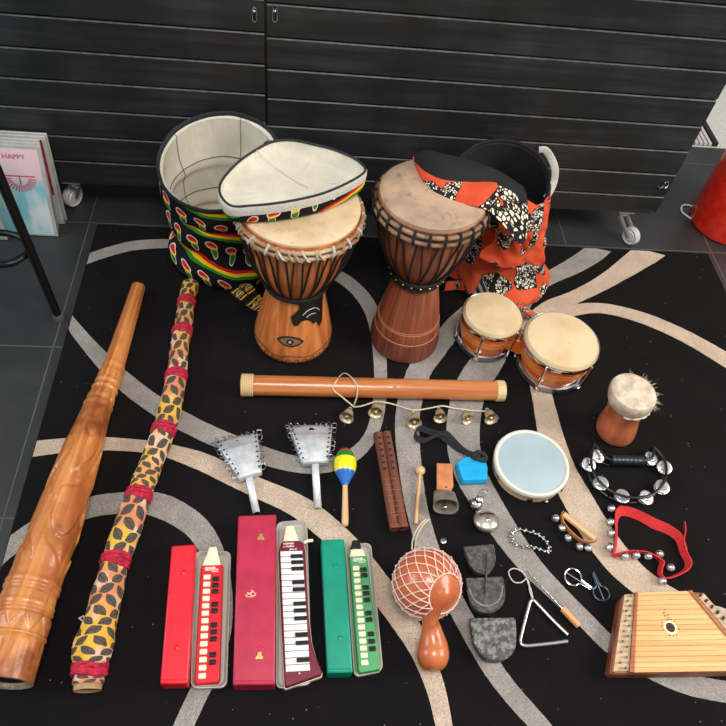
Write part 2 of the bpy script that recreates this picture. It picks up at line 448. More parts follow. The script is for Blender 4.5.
def castor(px, py, big, ang):
    c = G(px, py, 0); r = .036 * big
    w = V((cos(ang), sin(ang), 0)); f = V((-sin(ang), cos(ang), 0)); cc = V((c.x, c.y + .02, r))
    b = MB(); b.lathe([(0, -.013), (r * .55, -.013), (r * .62, -.009), (r * .9, -.013), (r, -.008), (r, .008), (r * .9, .013), (r * .62, .009), (r * .55, .013), (0, .013)], cc, 28, w, mifn=lambda i, j: 0 if 2 < i < 6 else 1)
    o = MB(); tq_ = G(px - 1, py - 28, CB - .008); top = V((tq_.x, max(tq_.y, YC + .036), CB - .004))
    o.box((top.x, top.y, CB - .002), (.062, .062, .005)); o.lathe([(.02, 0), (.022, .01), (.018, .022)], (top.x, top.y, CB - .027), 18)
    for s_ in (-1, 1):
        a = cc + w * s_ * .019; t2 = V((top.x, top.y, CB - .03)) + w * s_ * .016
        o.tube([a, lerp(a, t2, .5), t2], [.008, .012, .014], 8, flat=.3, up=w)
    o.lathe([(.006, -.021), (.006, .021)], cc, 10, w)
    p_ = o.build('castor', MT['bracket'], cab); b.build('wheel', [MT['wheel'], MT['white']], p_)
castor(629, 246, 1.0, .5); castor(74, 208, 1.15, -.5)
# right-hand gap: ribbed strip, black rail
b = MB(); yb = G(700, 149, 0).y + .005
xa = G(693, 149, 0).x - .25; xb = G(713.5, 150, 0).x
nr = 16
for k in range(nr):
    x = lerp(xa, xb, (k + .5) / nr); b.box((x, yb + .42, .009), ((xb - xa) / nr * .62, .8, .012))
b.box(((xa + xb) / 2, yb + .42, .002), (xb - xa, .8, .0035), mi=1)
tag(b.build('ribbed_mat', [plain('white_ribs', (206, 200, 202), .5), plain('rib_groove', (110, 104, 106), .8)], loc=((xa + xb) / 2, yb, 0), smooth=False), 'white ribbed mat on the floor beyond the end of the black cabinet', 'mat')
b = MB(); b.box((xb + .014, yb + .42, .01), (.022, .8, .0195)); bo = b.build('trim_4', MT['blackplastic']); bo['kind'] = 'structure'
# white cable on floor
b = MB(); pts = [G(x, y, .004) for x, y in ((700, 212), (691, 206), (684.5, 205), (681.5, 207), (682, 211.5), (687, 216), (694, 220))]
b.tube(cr(pts, 8), .0036, 8); tag(b.build('cable', MT['white'], loc=pts[2]), 'white cable looped on the dark floor beside the red cylinder', 'cable')
# red cylinder
m = M('mottled_red_lacquer', .3); n1 = m.noise(28, 4); m.col(m.mix(n1.smooth(.35, .7), (240, 36, 20), (252, 66, 38))).bump(m.noise(45, 3), .25, .004); m.coat(.3); MT['redcyl'] = m.mat
b = MB(); c = G(724, 224, 0); R_ = .145
b.lathe([(R_ * .9, 0.0), (R_ * .97, .006), (R_, .02), (R_, .30), (R_ * .995, .56), (R_ * .96, .585), (R_ * .9, .59), (R_ * .88, .58), (R_ * .88, .3), (0, .3)], c, 48)
tag(b.build('red_cylinder', MT['redcyl'], loc=c), 'tall mottled red cylinder standing on the floor beside the black cabinet', 'container')

# stool ----------------------------------------------------------------
foot = G(59, 319, 0); sc_ = V((foot.x - .212, foot.y + .02, 0))
st = thing('bar_stool', 'black metal bar stool leg and footrest ring next to the rug', 'stool', (sc_.x, sc_.y, 0))
seat = MB(); seat.lathe([(0, .735), (.17, .735), (.187, .745), (.192, .765), (.18, .785), (.12, .792), (0, .79)], (sc_.x, sc_.y, 0), 40); seat.build('seat', MT['blackplastic'], st)
a0 = atan2(foot.y - sc_.y, foot.x - sc_.x)
for k in range(3):
    a = a0 + k * 2 * pi / 3; d = V((cos(a), sin(a), 0)); R0 = .213
    f0 = V((sc_.x, sc_.y, 0)) + d * R0; tp = V((sc_.x, sc_.y, .74)) + d * .185
    b = MB(); b.tube([f0 + V((0, 0, .012)), tp], .0135, 16)
    lg = b.build('leg', MT['blackmetal'], st)
    b = MB(); b.lathe([(.016, .0), (.0165, .004), (.0165, .022), (.0145, .026)], f0, 16); b.build('foot_cap', MT['footgrey'], lg)
b = MB(); zr = .27
half = [G(x, y, zr) for x, y in ((-8, 232), (8, 233.5), (22, 238), (31, 248), (20, 258.5), (0, 264.5))]
oth = [V((2 * sc_.x - p.x, 2 * half[3].y - p.y, zr)) for p in half]
b.tube(cr(half + oth, 8, closed=True), .0105, 12, closed=True); b.build('footrest_ring', MT['blackmetal'], st)

# record sleeves ----------------------------------------------------------
def sleeve(name_, label, i, brx, bry, trx, try_, ztop, cov, w=.325):
    A = G(brx, bry, 0.002); Bt = G(trx, try_, ztop)
    if i < 5: A.y, Bt.y = 2.000 - .0215 * i, 2.013 - .0125 * i
    Bt.x = A.x + .010
    up = (Bt - A); h = up.length; up.normalize(); xd = V((1, 0, 0)); nn = up.cross(xd).normalized()   # towards the wall
    if nn.y < 0: nn = -nn
    t = thing('record_sleeve', label, 'record sleeve', A - V((w / 2, 0, 0)), 'record sleeves leaning on the cabinet')
    def slab(mb, x0, x1, y0, y1, d0, d1, mi=0):
        bb = mb.vs([A - xd * x + up * y + nn * d for d in (d0, d1) for y in (y0, y1) for x in (x1, x0)])
        for q_ in ((0, 1, 3, 2), (4, 6, 7, 5), (0, 4, 5, 1), (2, 3, 7, 6), (0, 2, 6, 4), (1, 5, 7, 3)): mb.face([bb + k for k in q_], [(0, 0), (1, 0), (1, 1), (0, 1)], mi)
    b = MB(); slab(b, 0, w, 0, h, 0, .0075); b.build('plastic_cover', MT['sleeve'], t, bevel=.001)
    b = MB(); slab(b, .012, w - .006, .006, h - .012, -.0008, -.0002); pr_ = b.build('printed_card', cov, t)
    return t, A, up, xd, nn, h, w
MT['sleeve'] = plain('milky_plastic', (196, 196, 190), .22, 0, .1, .1, 14)
m = M('pale_blue_print', .3); u, v = m.uv(); n1 = m.noise(9, 4, .6, m.vec((1, 1, .4)))
c1 = m.mix(n1.smooth(.4, .62), (134, 206, 216), (226, 236, 236)); c2 = m.mix(n1.smooth(.3, .8), (240, 208, 214), (232, 232, 236))
m.col(m.mix(v.smooth(.55, .72), c1, c2)); MT['cov_blue'] = m.mat
MT['cov_grey'] = plain('grey_print', (176, 184, 190), .3, 0, .2, 0, 8)
m = M('crimson_print', .35); u, v = m.uv(); m.col(m.mix(v.lt(.36), m.mix(m.noise(12).smooth(.4, .7), (150, 30, 62), (176, 44, 78)), (176, 186, 196))); MT['cov_red'] = m.mat
MT['cov_beige'] = plain('beige_print', (196, 190, 172), .35, 0, .2, 0, 8)
MT['cov_aqua'] = plain('aqua_print', (120, 206, 220), .3, 0, .2, 0, 6)
MT['pink'] = plain('pink_ink', (206, 84, 112), .5)
sleeve('a', 'hindmost beige record sleeve in the stack leaning on the black cabinet', 0, 69, 214.5, 49, 131, .352, MT['cov_beige'])
sleeve('b', 'record sleeve with a crimson cover strip near the back of the stack', 1, 67.5, 217, 46, 134, .35, MT['cov_red'])
sleeve('c', 'grey record sleeve between the crimson and the pale blue covers', 2, 59.8, 225, 42, 140, .345, MT['cov_grey'])
sleeve('d', 'milky record sleeve directly behind the pale blue sunburst cover', 3, 59, 231, 41, 145, .343, MT['cov_beige'])
t, A, up, xd, nn, h, w = sleeve('e', 'pale blue record sleeve with a pink sunburst print, front of the stack', 4, 58.5, 236.5, 38.5, 151, .34, MT['cov_blue'])
b = MB(); cc = A - xd * .085 + up * (h * .66) - nn * .0013
for k in range(15):
    a = pi + .12 + k * (pi - .24) / 14; d = xd * cos(a) + up * sin(a); s_ = (up * cos(a) - xd * sin(a)) * .0022
    b.vs([]); bb = b.vs([cc + d * .028 + s_, cc + d * .028 - s_, cc + d * .052 - s_, cc + d * .052 + s_]); b.face([bb, bb + 1, bb + 2, bb + 3])
for dx, dw in ((0, .05), (-.0, .0)):
    if dw: bb = b.vs([cc + xd * -dw + up * .004, cc + xd * dw + up * .004, cc + xd * dw + up * .009, cc - xd * dw + up * .009]); b.face([bb, bb + 1, bb + 2, bb + 3])
bb = b.vs([cc - xd * .003 - up * .024, cc + xd * .003 - up * .024, cc + xd * .002 + up * .004, cc - xd * .002 + up * .004]); b.face([bb, bb + 1, bb + 2, bb + 3])
b.build('sunburst_print', MT['pink'], t, smooth=False)
text('lettering', 'HAPPY', .024, A - xd * .125 + up * (h * .86) - nn * .0013, xd, up, MT['pink'], t)
t2, A2, up2, xd2, nn2, h2, w2 = sleeve('f', 'bright aqua record sleeve standing in front of the pale blue one', 5, 8, 240, -14, 158, .335, MT['cov_aqua'])
# crimson strip is in front of its plastic cover, with a white mark near its lower end

exec_after = []

# ================================================================ FABRICS
def rasta_mat():
    m = M('black_print_cotton', .85); u, v = m.uv()
    wv = m.noise(14, 2) * .012
    w = (v + u * .30 + wv * 1.6 + m.noise(3, 2) * .10) / .142; t = w.frac()
    yy = (t - .62) * .142; xx = ((u + w.floor() * .027) / .060).frac() * .060 - .030
    def ell(x0, y0, rx, ry):
        a = (xx - x0) / rx; b = (yy - y0) / ry; return a * a + b * b
    s = ell(-.002, .014, .0150, .0150).mn(ell(.004, -.012, .0085, .023))
    c = m.mix(yy.gt(-.006), (40, 132, 40), (244, 196, 24)); c = m.mix(yy.gt(.008), c, (204, 28, 38))
    base = m.mix(m.noise(60), (16, 15, 17), (30, 28, 30))
    out = m.mix(s.lt(1.55), base, (226, 222, 210)); out = m.mix(s.lt(1.0), out, c)
    band = m.mix(t.gt(.085), (46, 140, 44), (246, 198, 22)); band = m.mix(t.gt(.17), band, (204, 30, 36))
    out = m.mix(t.lt(.25), out, band)
    m.col(out).bump(m.noise(350, 2), .3, .001); m.b.inputs['Specular IOR Level'].default_value = .2
    return m.mat
def orange_mat():
    m = M('orange_print_cotton', .85); u, v = m.uv(); vec = m.comb(u, v)
    n = m.noise(9, 2, .5, vec)
    reg = m.voro(15, out='val', vec=vec); small = m.voro(120, 'DISTANCE_TO_EDGE', vec=vec); sv = m.voro(120, out='val', vec=vec)
    edge = m.voro(15, 'DISTANCE_TO_EDGE', vec=vec)
    pat = m.mix(small.gt(.13), (22, 20, 22), (232, 222, 200)); pat = m.mix(sv.lt(.28), pat, (34, 32, 36))
    hat = ((u * 1.0 + v * .6) * 170).sin().gt(.1); dk = m.mix(hat, (44, 46, 52), (150, 148, 140))
    base = m.mix(n.smooth(.35, .65), (198, 72, 42), (214, 90, 56))
    out = m.mix(reg.gt(.52), base, pat); out = m.mix(reg.gt(.93), out, dk)
    out = m.mix(edge.lt(.022) * reg.gt(.52), out, (30, 24, 24))
    m.col(out).bump(m.noise(350, 2), .3, .001); m.b.inputs['Specular IOR Level'].default_value = .2
    return m.mat
def wrap_mat():
    m = M('leaf_print_cotton', .8); u, v = m.uv()
    n0 = m.noise(5, 2, .5, m.comb(0, v)); nz = m.noise(25, 2, .5, m.comb(u, v))
    cs = .034
    vv = v + nz * .009; uu = u + nz * .009
    row = (vv / .027).floor(); y = (vv / .027).frac() * .027 - .0135
    uo = uu + row * .016; col = (uo / cs).floor(); x = (uo / cs).frac() * cs - cs / 2
    sg = ((row + col) * .5).frac().gt(.25) * 2 - 1
    a = sg * .75; ca, sa = .73, sg * .68
    xr = x * ca + y * sa; yr = y * ca - x * sa
    q = (xr / .0185).abs(); w = (yr / .0112).abs()
    leaf = (q * q + w).lt(.92)
    vein = w.lt(.07) * q.lt(.9)
    base = m.mix(n0.smooth(.44, .56), (222, 172, 58), (210, 132, 88)); base = m.mix(m.noise(14, 3).smooth(.5, .62), base, (222, 184, 158))
    lf = m.mix(m.noise(120, 2), (70, 62, 54), (92, 82, 70)); lf = m.mix(vein, lf, (48, 42, 40))
    m.col(m.mix(leaf, base, lf)).bump(m.noise(40, 4), .5, .006); return m.mat
def lining_mat():
    m = M('white_lining', .8); n = m.noise(7, 3); m.col(m.mix(n.smooth(.3, .7), (200, 194, 176), (222, 216, 200)))
    u, v = m.uv(); wr = m.noise(1, 3, .5, m.comb(u * 32, v * 4))
    m.bump(wr, .55, .012); return m.mat
MT['rasta'] = rasta_mat(); MT['orange'] = orange_mat(); MT['wrap'] = wrap_mat(); MT['lining'] = lining_mat()
MT['blacklining'] = plain('black_lining', (14, 14, 16), .85, 0, .3, .4, 40)
MT['webbing'] = plain('white_webbing', (212, 208, 200), .8, 0, .1, .4, 200)
MT['zip'] = plain('dark_zip', (36, 38, 42), .7, 0, .2, .3, 200)

def vlen(rows):
    n = len(rows[0]); out = [0]
    for i in range(len(rows) - 1): out.append(out[-1] + sum((rows[i + 1][j] - rows[i][j]).length for j in range(0, n, 6)) / len(range(0, n, 6)))
    return out
def ellrow(c, rx, ry, n, tilt=0.0, rot=0.0, wr=0.0, seed=0.0, tiltx=0.0, fr=3.0):
    out = []
    for k in range(n):
        a = 2 * pi * k / n
        w = 1 + wr * noise.noise(V((cos(a) * fr, sin(a) * fr, seed)))
        x, y = rx * cos(a) * w, ry * sin(a) * w
        out.append(V((c[0] + x * cos(rot) - y * sin(rot), c[1] + x * sin(rot) + y * cos(rot), c[2] + tilt * sin(a) + tiltx * cos(a) + wr * .02 * noise.noise(V((cos(a) * 2, sin(a) * 2, seed + 7))))))
    return out
def loft(levels, n=96, sub=5):
    """levels: (cx, cy, cz, rx, ry, tilt, tiltx); smooth rings through them"""
    L = []
    keys = [list(l) for l in levels]
    m_ = len(keys)
    for i in range(m_ - 1):
        a, b_, c_, d = keys[max(i - 1, 0)], keys[i], keys[i + 1], keys[min(i + 2, m_ - 1)]
        for k in range(sub):
            t = k / sub
            L.append([0.5 * ((2 * q1) + (q2 - q0) * t + (2 * q0 - 5 * q1 + 4 * q2 - q3) * t * t + (3 * q1 - q0 - 3 * q2 + q3) * t ** 3) for q0, q1, q2, q3 in zip(a, b_, c_, d)])
    L.append(keys[-1]); return L

# ---------------------------------------------------------------- printed bag (black, red-yellow-green)
bx, by = -.238, 1.838
bag = thing('drum_bag', 'black drum bag printed with red, yellow and green shapes, white lining, lid flopped open', 'bag', (bx, by, RZ))
lev = [(bx + .015, by - .01, RZ + .001, .135, .125, 0, 0), (bx + .012, by - .012, .02, .172, .150, 0, 0), (bx + .005, by - .015, .07, .19, .158, 0, 0), (bx - .01, by, .12, .176, .148, .012, 0),
       (bx - .0, by, .15, .162, .140, .01, 0), (bx, by, .20, .178, .148, .012, .006), (bx, by, .26, .18, .150, .02, .01), (bx + .002, by, .285, .171, .143, .03, .01), (bx + .002, by - .004, .33, .186, .156, .045, .012), (bx + .002, by - .006, .385, .188, .160, .058, .014), (bx + .004, by - .008, .418, .186, .160, .062, .016)]
L = loft(lev); rows = [ellrow((l[0], l[1], l[2]), l[3], l[4], 96, l[5], 0, .06 if 3 < i < len(L) - 6 else .02, i * .11, l[6]) for i, l in enumerate(L)]
b = MB(); b.surf(rows, cj=True, su=1.08, sv=vlen(rows)); b.cap(rows[0], 0, True); b.build('bag_body', MT['rasta'], bag)
inner = []
for i, l in enumerate(L):
    if l[2] < .09: continue
    f = .93 if i < len(L) - 1 else .985
    inner.append(ellrow((l[0], l[1], l[2]), l[3] * f, l[4] * f, 96, l[5], 0, .03, i * .07, l[6]))
b = MB(); b.surf(inner, cj=True, su=1.0, sv=.4, flip=True); b.cap(inner[0], 0)
ln = b.build('lining', MT['lining'], bag)
rim = rows[-1]
b = MB(); b.tube([p + V((0, 0, .004)) for p in rim], .0055, 8, closed=True, flat=2.2); b.build('rim_zip', MT['zip'], bag)
b = MB()
for zz in (.30, .20):
    l = min(L, key=lambda q: abs(q[2] - zz)); b.tube(ellrow((l[0], l[1], l[2]), l[3] * .915, l[4] * .915, 60, l[5], 0, .03, L.index(l) * .07, l[6]), .0010, 6, closed=True)
for a in (1.25, 2.5):
    b.tube([V((lerp(r[int(a / 6.283 * 96)].x, bx, .015), lerp(r[int(a / 6.283 * 96)].y, by, .015), r[int(a / 6.283 * 96)].z)) for r in inner], .0009, 5)
b.build('lining_seam', MT['zip'], ln, label='dark seam lines of the lining')
# lid lying upside down over the drum head
def lidloop(pts, n=8): return cr([G(*p) for p in pts], n, closed=True)
outer = lidloop([(219, 196, .590), (221, 182, .575), (237, 164, .572), (257, 150, .575), (273, 142.5, .58), (292, 141, .585), (312, 145, .592), (332, 150, .597), (350, 157, .602), (361, 164, .605), (366, 173, .606), (350, 184, .606), (326, 194.5, .606), (304, 200.5, .605), (276, 205.5, .603), (250, 208, .60), (230, 208, .597)])
c0 = sum(outer, V((0, 0, 0))) / len(outer)
def shr(loop, f, dz, c=c0): return [V((lerp(c.x, p.x, f), lerp(c.y, p.y, f), p.z + dz)) for p in loop]
ZL = .5475
def atz(loop, f, z): return [V((lerp(c0.x, p.x, f), lerp(c0.y, p.y, f), z)) for p in loop]
b = MB(); b.surf([atz(outer, .955, ZL), atz(outer, .985, ZL + .006), atz(outer, .998, ZL + .022), shr(outer, 1.0, -.002)], cj=True, su=1.2, sv=[0, .008, .028, .062]); b.cap(atz(outer, .955, ZL), 0, True)
lid = b.build('lid', MT['rasta'], bag, label='rasta striped lid lying upside down on the drum, white inside')
b = MB(); l1, l2, l3, l4 = shr(outer, .985, .0), [lerp(p, V((p.x, p.y, ZL)), .5) for p in shr(outer, .95, 0)], atz(outer, .90, ZL + .010), atz(outer, .5, ZL + .006)
l3 = [V((p.x, p.y, p.z + .004 * noise.noise(V((i * .2, 3, 0))))) for i, p in enumerate(l3)]
b.surf([l1, l2, l3, atz(outer, .8, ZL + .005), l4], cj=True, su=1.1, sv=[0, .03, .06, .09, .2]); b.cap(l4, 0, c=V((c0.x, c0.y, ZL + .008)))
b.build('lid_lining', MT['lining'], lid)
b = MB(); b.surf([shr(outer, 1.004, -.024), shr(outer, 1.010, -.012), shr(outer, 1.008, .002), shr(outer, .995, .006), shr(outer, .98, .002)], cj=True, su=1, sv=.03); b.build('white_edging', MT['webbing'], lid)
b = MB(); b.tube(shr(outer, .983, .0055), .0034, 8, closed=True); b.build('zip', MT['zip'], lid)
b = MB(); e0, e1 = G(257, 151, ZL + .03), G(308, 188, ZL + .012); b.tube([lerp(e0, e1, k / 10) + V((0, 0, -.014 * sin(pi * k / 10) ** .7 + (.004))) for k in range(11)], .0013, 5); b.build('seam', MT['cord'], lid)
# hinge cloth from bag rim to the lid
b = MB(); r1 = [G(x, y, z) for x, y, z in ((268, 140, .455), (276, 141, .47), (284, 142, .48))]; r2 = [G(x, y, z) for x, y, z in ((260, 150, .57), (272, 145, .573), (284, 143, .575))]
b.surf([r1, [lerp(p, q_, .5) + V((0, .012, .0)) for p, q_ in zip(r1, r2)], r2], su=.06, sv=.1); b.build('lid_hinge', MT['rasta'], bag)
# straps at the foot of the bag
b = MB()
for pth in (((222, 268, .06), (236, 282, .04), (248, 294, .03), (256, 304, .02), (263, 310, .018)), ((214, 276, .05), (226, 288, .03), (240, 300, .022), (252, 309, .018), (263, 313, .017))):
    P = cr([G(*p) for p in pth], 6); b.ribbon(P, lambda i: V((.022, .018, .006)), .008)
b.build('shoulder_strap', MT['rasta'], bag)

# ---------------------------------------------------------------- orange bag
ox, oy = .735, 1.83
ob = thing('drum_bag', 'orange African print drum bag with black lining, slumped behind the reddish drum', 'bag', (ox, oy, RZ))
lev = [(ox + .01, oy - .065, RZ + .001, .12, .12, 0, 0), (ox + .01, oy - .065, .022, .15, .142, 0, 0), (ox + .01, oy - .06, .06, .160, .148, 0, 0), (ox - .005, oy - .035, .10, .142, .126, 0, 0), (ox - .008, oy, .135, .128, .115, .01, 0), (ox - .01, oy, .18, .150, .132, .01, -.01),
       (ox - .02, oy - .005, .23, .142, .125, .012, -.01), (ox - .03, oy - .005, .27, .148, .128, .02, -.01), (ox - .055, oy - .01, .33, .152, .135, .03, 0), (ox - .075, oy - .015, .385, .156, .142, .045, .01), (ox - .085, oy - .018, .42, .158, .146, .05, .015)]
L = loft(lev); rows = [ellrow((l[0], l[1], l[2]), l[3], l[4], 96, l[5], 0, .13 if 2 < i < len(L) - 8 else .04, 5 + i * .14, l[6], 2.5) for i, l in enumerate(L)]
b = MB(); b.surf(rows, cj=True, su=.92, sv=vlen(rows)); b.cap(rows[0], 0, True); b.build('bag_body', MT['orange'], ob)
inner = [ellrow((l[0], l[1], l[2]), l[3] * (.93 if i < len(L) - 1 else .985), l[4] * (.93 if i < len(L) - 1 else .985), 96, l[5], 0, .04, i * .07, l[6]) for i, l in enumerate(L) if l[2] > .1]
b = MB(); b.surf(inner, cj=True, su=1, sv=.4, flip=True); b.cap(inner[0], 0)
b.tube([p + V((0, 0, .003)) for p in inner[-1]], .006, 8, closed=True); b.build('lining', MT['blacklining'], ob)
# flap resting on the drum head
F0 = [(413, 156, .575), (425, 150, .60), (445, 154, .61), (470, 160, .60), (497, 170, .575), (520, 184, .53)]
F1 = [(414, 161, .565), (426, 172, .578), (445, 180, .585), (472, 182, .585), (500, 184, .565), (528, 205, .50)]
F2 = [(415, 166, .561), (424, 182, .566), (442, 190, .568), (466, 198, .568), (492, 206, .56), (526, 240, .44)]
F3 = [(418, 172, .5585), (428, 188, .559), (444, 198, .559), (462, 204, .56), (490, 212, .555), (520, 245, .43)]
def rowc(f): return cr([G(*p) for p in f], 8)
b = MB(); R0, R1, R2, R3 = map(rowc, (F0, F1, F2, F3))
Rb = [V((p.x, p.y + .0, min(p.z - .012, p.z))) for p in R0]
def und(p): return V((p.x, p.y, p.z - .006))
b.surf([[lerp(p, q_, t) + V((0, 0, .014 * sin(pi * t))) for p, q_ in zip(R0, R1)] for t in [k / 6 for k in range(7)]], su=.4, sv=.08)
flap = b.build('flap_lining', MT['blacklining'], ob, label='black lined flap of the bag resting on the drum head')
b = MB(); b.surf([[lerp(p, q_, t) + V((0, -.006 * sin(pi * t), .006 * sin(pi * t))) for p, q_ in zip(R1, R2)] for t in [k / 5 for k in range(6)]] + [R3], su=.4, sv=.07)
b.surf([R3, [und(p) for p in R1], [und(p) for p in R0], R0], su=.4, sv=.12)
b.build('flap', MT['orange'], ob)
# orange cloth falling between flap and bag body
b = MB(); g = [[(492, 186, .565), (512, 188, .52), (535, 205, .46), (549, 196, .43)], [(500, 206, .545), (516, 222, .45), (530, 232, .40), (546, 225, .37)], [(496, 232, .36), (512, 244, .33), (528, 250, .30), (544, 250, .28)], [(478, 256, .26), (500, 266, .24), (524, 270, .21), (544, 274, .18)]]
gr_ = [cr([G(*p) for p in r], 8) for r in g]; cols = [cr([r[j] for r in gr_], 8) for j in range(len(gr_[0]))]
gg = [[cols[j][i] + V((.008 * noise.noise(V((i * .3, j * .25, 1))), -.012 * noise.noise(V((i * .35, j * .3, 4))), .006 * noise.noise(V((i * .2, j * .3, 9))))) for j in range(len(cols))] for i in range(len(cols[0]))]
b.surf(gg, su=.25, sv=.32); o_ = b.build('front_panel', MT['orange'], ob)
sd = o_.modifiers.new('solid', 'SOLIDIFY'); sd.thickness = .004
# straps trailing on rug
b = MB()
P = cr([G(*p) for p in ((438, 268, .05), (455, 279, .03), (478, 284, .022), (500, 292, .02), (522, 300, .02))], 6); b.ribbon(P, lambda i: V((.0, .035, .012)), .007)
P = cr([G(*p) for p in ((446, 282, .05), (458, 281, .05), (472, 283, .05), (488, 287, .05), (506, 291, .05), (520, 296, .045))], 6); b.ribbon(P, lambda i: V((-.002, -.012, -.030)), .007)
P = cr([G(*p) for p in ((460, 258, .10), (468, 270, .06), (482, 279, .03))], 6); b.ribbon(P, lambda i: V((.03, .012, 0)), .007)
P = cr([G(*p) for p in ((516, 300, .06), (530, 310, .05), (541, 318, .03))], 6); b.ribbon(P, lambda i: V((-.03, -.022, .012)), .008)
b.build('shoulder_strap', MT['orange'], ob)
# white carry handle
b = MB(); P = cr([GY(x, y, 1.80 + d) for x, y, d in ((539, 150, -.01), (545, 150, -.01), (551, 158, 0), (555, 169, 0), (554.5, 180, 0), (551, 190, -.01), (546, 198, -.02))], 6)
b.tube(P, .0115, 12, flat=.18, up=V((0, 1, 0))); b.build('carry_handle', MT['webbing'], ob)

# ================================================================ DJEMBES
def skin_mat(name, a, b_, c_, spot=.55):
    m = M(name, .55); n1 = m.noise(9, 4); n2 = m.noise(30, 4, .7)
    c = m.mix(n1.smooth(.35, .68), a, b_); m.col(m.mix(n2.smooth(spot, .8), c, c_)).bump(n2, .15, .002); return m.mat
MT['skin_l'] = skin_mat('goatskin_cream', (214, 192, 158), (196, 168, 130), (160, 130, 98))
MT['skin_r'] = skin_mat('goatskin_greyish', (190, 160, 132), (158, 134, 116), (120, 98, 82), .5)
MT['wood_l'] = wood('orange_drum_wood', (178, 92, 42), (222, 142, 78), .38, True, (30, 5, 1), coat=.3)
MT['wood_r'] = wood('red_brown_drum_wood', (110, 56, 34), (158, 88, 56), .45, True, (46, 4, 1), coat=.2)
MT['wood_dark'] = wood('dark_red_drum_wood', (84, 40, 30), (130, 70, 52), .5, True, (46, 4, 1))
MT['wrapring'] = skin_mat('wrapped_hoop', (150, 106, 70), (206, 186, 156), (60, 44, 34), .5)
MT['wrapring_dark'] = skin_mat('dark_wrapped_hoop', (96, 66, 46), (160, 132, 104), (50, 40, 34), .5)
def prof_fn(pr):
    zs = [p[1] for p in pr]; rs = [p[0] for p in pr]
    return lambda z: interp(zs, rs, z)
def dense(pr, n=4):
    q = cr([V((p[0], p[1], 0)) for p in pr], n); return [(p.x, p.y) for p in q]
def djembe(c, pr_shell, zj, H, rh, matw, mats, ropez, nrope, parent, lean=V((0, 0, 0)), ringcol=None, foot=None):
    c = V(c)
    f = prof_fn(pr_shell)
    b = MB(); D = dense(pr_shell); inr = [(max(r - .018, .01), z) for r, z in D][::-1]
    b.lathe(D + [(D[-1][0] - .018, D[-1][1] - .001)] + inr[:-1] + [(D[0][0] - .02, D[0][1])], c, 72, caps=False, mifn=(lambda i, j: 1 if foot and i < len(D) and D[min(i, len(D) - 1)][1] < foot else 0)); sh = b.build('shell', matw, parent)
    b = MB(); b.lathe([(0, H + .001), (rh * .4, H + .0012), (rh * .8, H + .0005), (rh * .93, H - .0005), (rh * .975, H - .005), (rh * .985, H - .03), (rh * .975, H - .045)], c, 72, caps=False); b.build('drum_skin', mats, parent)
    return f, sh
# --- left djembe
dlc = V((.005, 1.487, 0)); zH = .54
SHEAR[0] = (RZ, (G(300.5, 203, .54).x - .005) / .53, (G(300.5, 203, .54).y - 1.487) / .53)
DL = thing('djembe', 'large light orange wood djembe with a carved eye and black carved animal', 'drum', (dlc.x, dlc.y, RZ), 'djembes standing on the rug')
prl = [(.105, RZ), (.118, RZ + .006), (.123, .03), (.121, .06), (.112, .11), (.099, .17), (.089, .22), (.086, .25), (.092, .275), (.112, .31), (.135, .36), (.153, .42), (.163, .48), (.165, .53)]
fL, shL = djembe(dlc, prl, .27, zH, .168, [MT['wood_l'], MT['wood_l']], MT['skin_l'], None, 0, DL)
def hoops(c, zs, rs, th, mat, parent, nm='hoop'):
    for z, r in zip(zs, rs):
        b = MB(); n = 120
        b.tube([V((c.x + r * cos(2 * pi * k / n), c.y + r * sin(2 * pi * k / n), z)) for k in range(n)], th, 10, closed=True, rf=lambda i, a: 1 + .18 * noise.noise(V((i * .9, a, r * 50)))); b.build(nm, mat, parent)
hoops(dlc, (.518, .500), (.172, .173), .006, MT['wrapring'], DL)
def lacing(c, f, z0, z1, n, parent, r1, r0, th=.0032, knots=True, kmat=None, skew=.5):
    b = MB()
    for k in range(n):
        for s_ in (-1, 1):
            a0_ = 2 * pi * (k + .5) / n; a1_ = a0_ + s_ * pi / n * skew
            P = []
            for q_ in range(9):
                t = q_ / 8; z = lerp(z0, z1, t); a = lerp(a0_, a1_, t); rr = max(f(z) + th * 1.1, lerp(r0, r1, t ** .8) if t > .75 else 0)
                P.append(V((c.x + rr * cos(a), c.y + rr * sin(a), z)))
            b.tube(P, th, 6)
    o = b.build('rope_lacing', MT['rope'], parent)
    return o
lacing(dlc, fL, .272, .492, 24, DL, .175, .098, .003)
hoops(dlc, (.270, .262), (.097, .093), .0055, MT['rope'], DL, 'lower_ring')
for k in range(54):
    a = 2 * pi * k / 54; w = .06 * random.uniform(-1, 1); b = MB()
    P = [V((dlc.x + r * cos(a + w * t), dlc.y + r * sin(a + w * t), z)) for t, (r, z) in enumerate(((.174, .492), (.180, .500), (.179, .514), (.171, .526)))]
    b.tube(P, random.uniform(.0026, .0042), 6); b.build('binding_loop', MT['webbing'] if k % 3 == 0 else MT['wrapring'], DL)
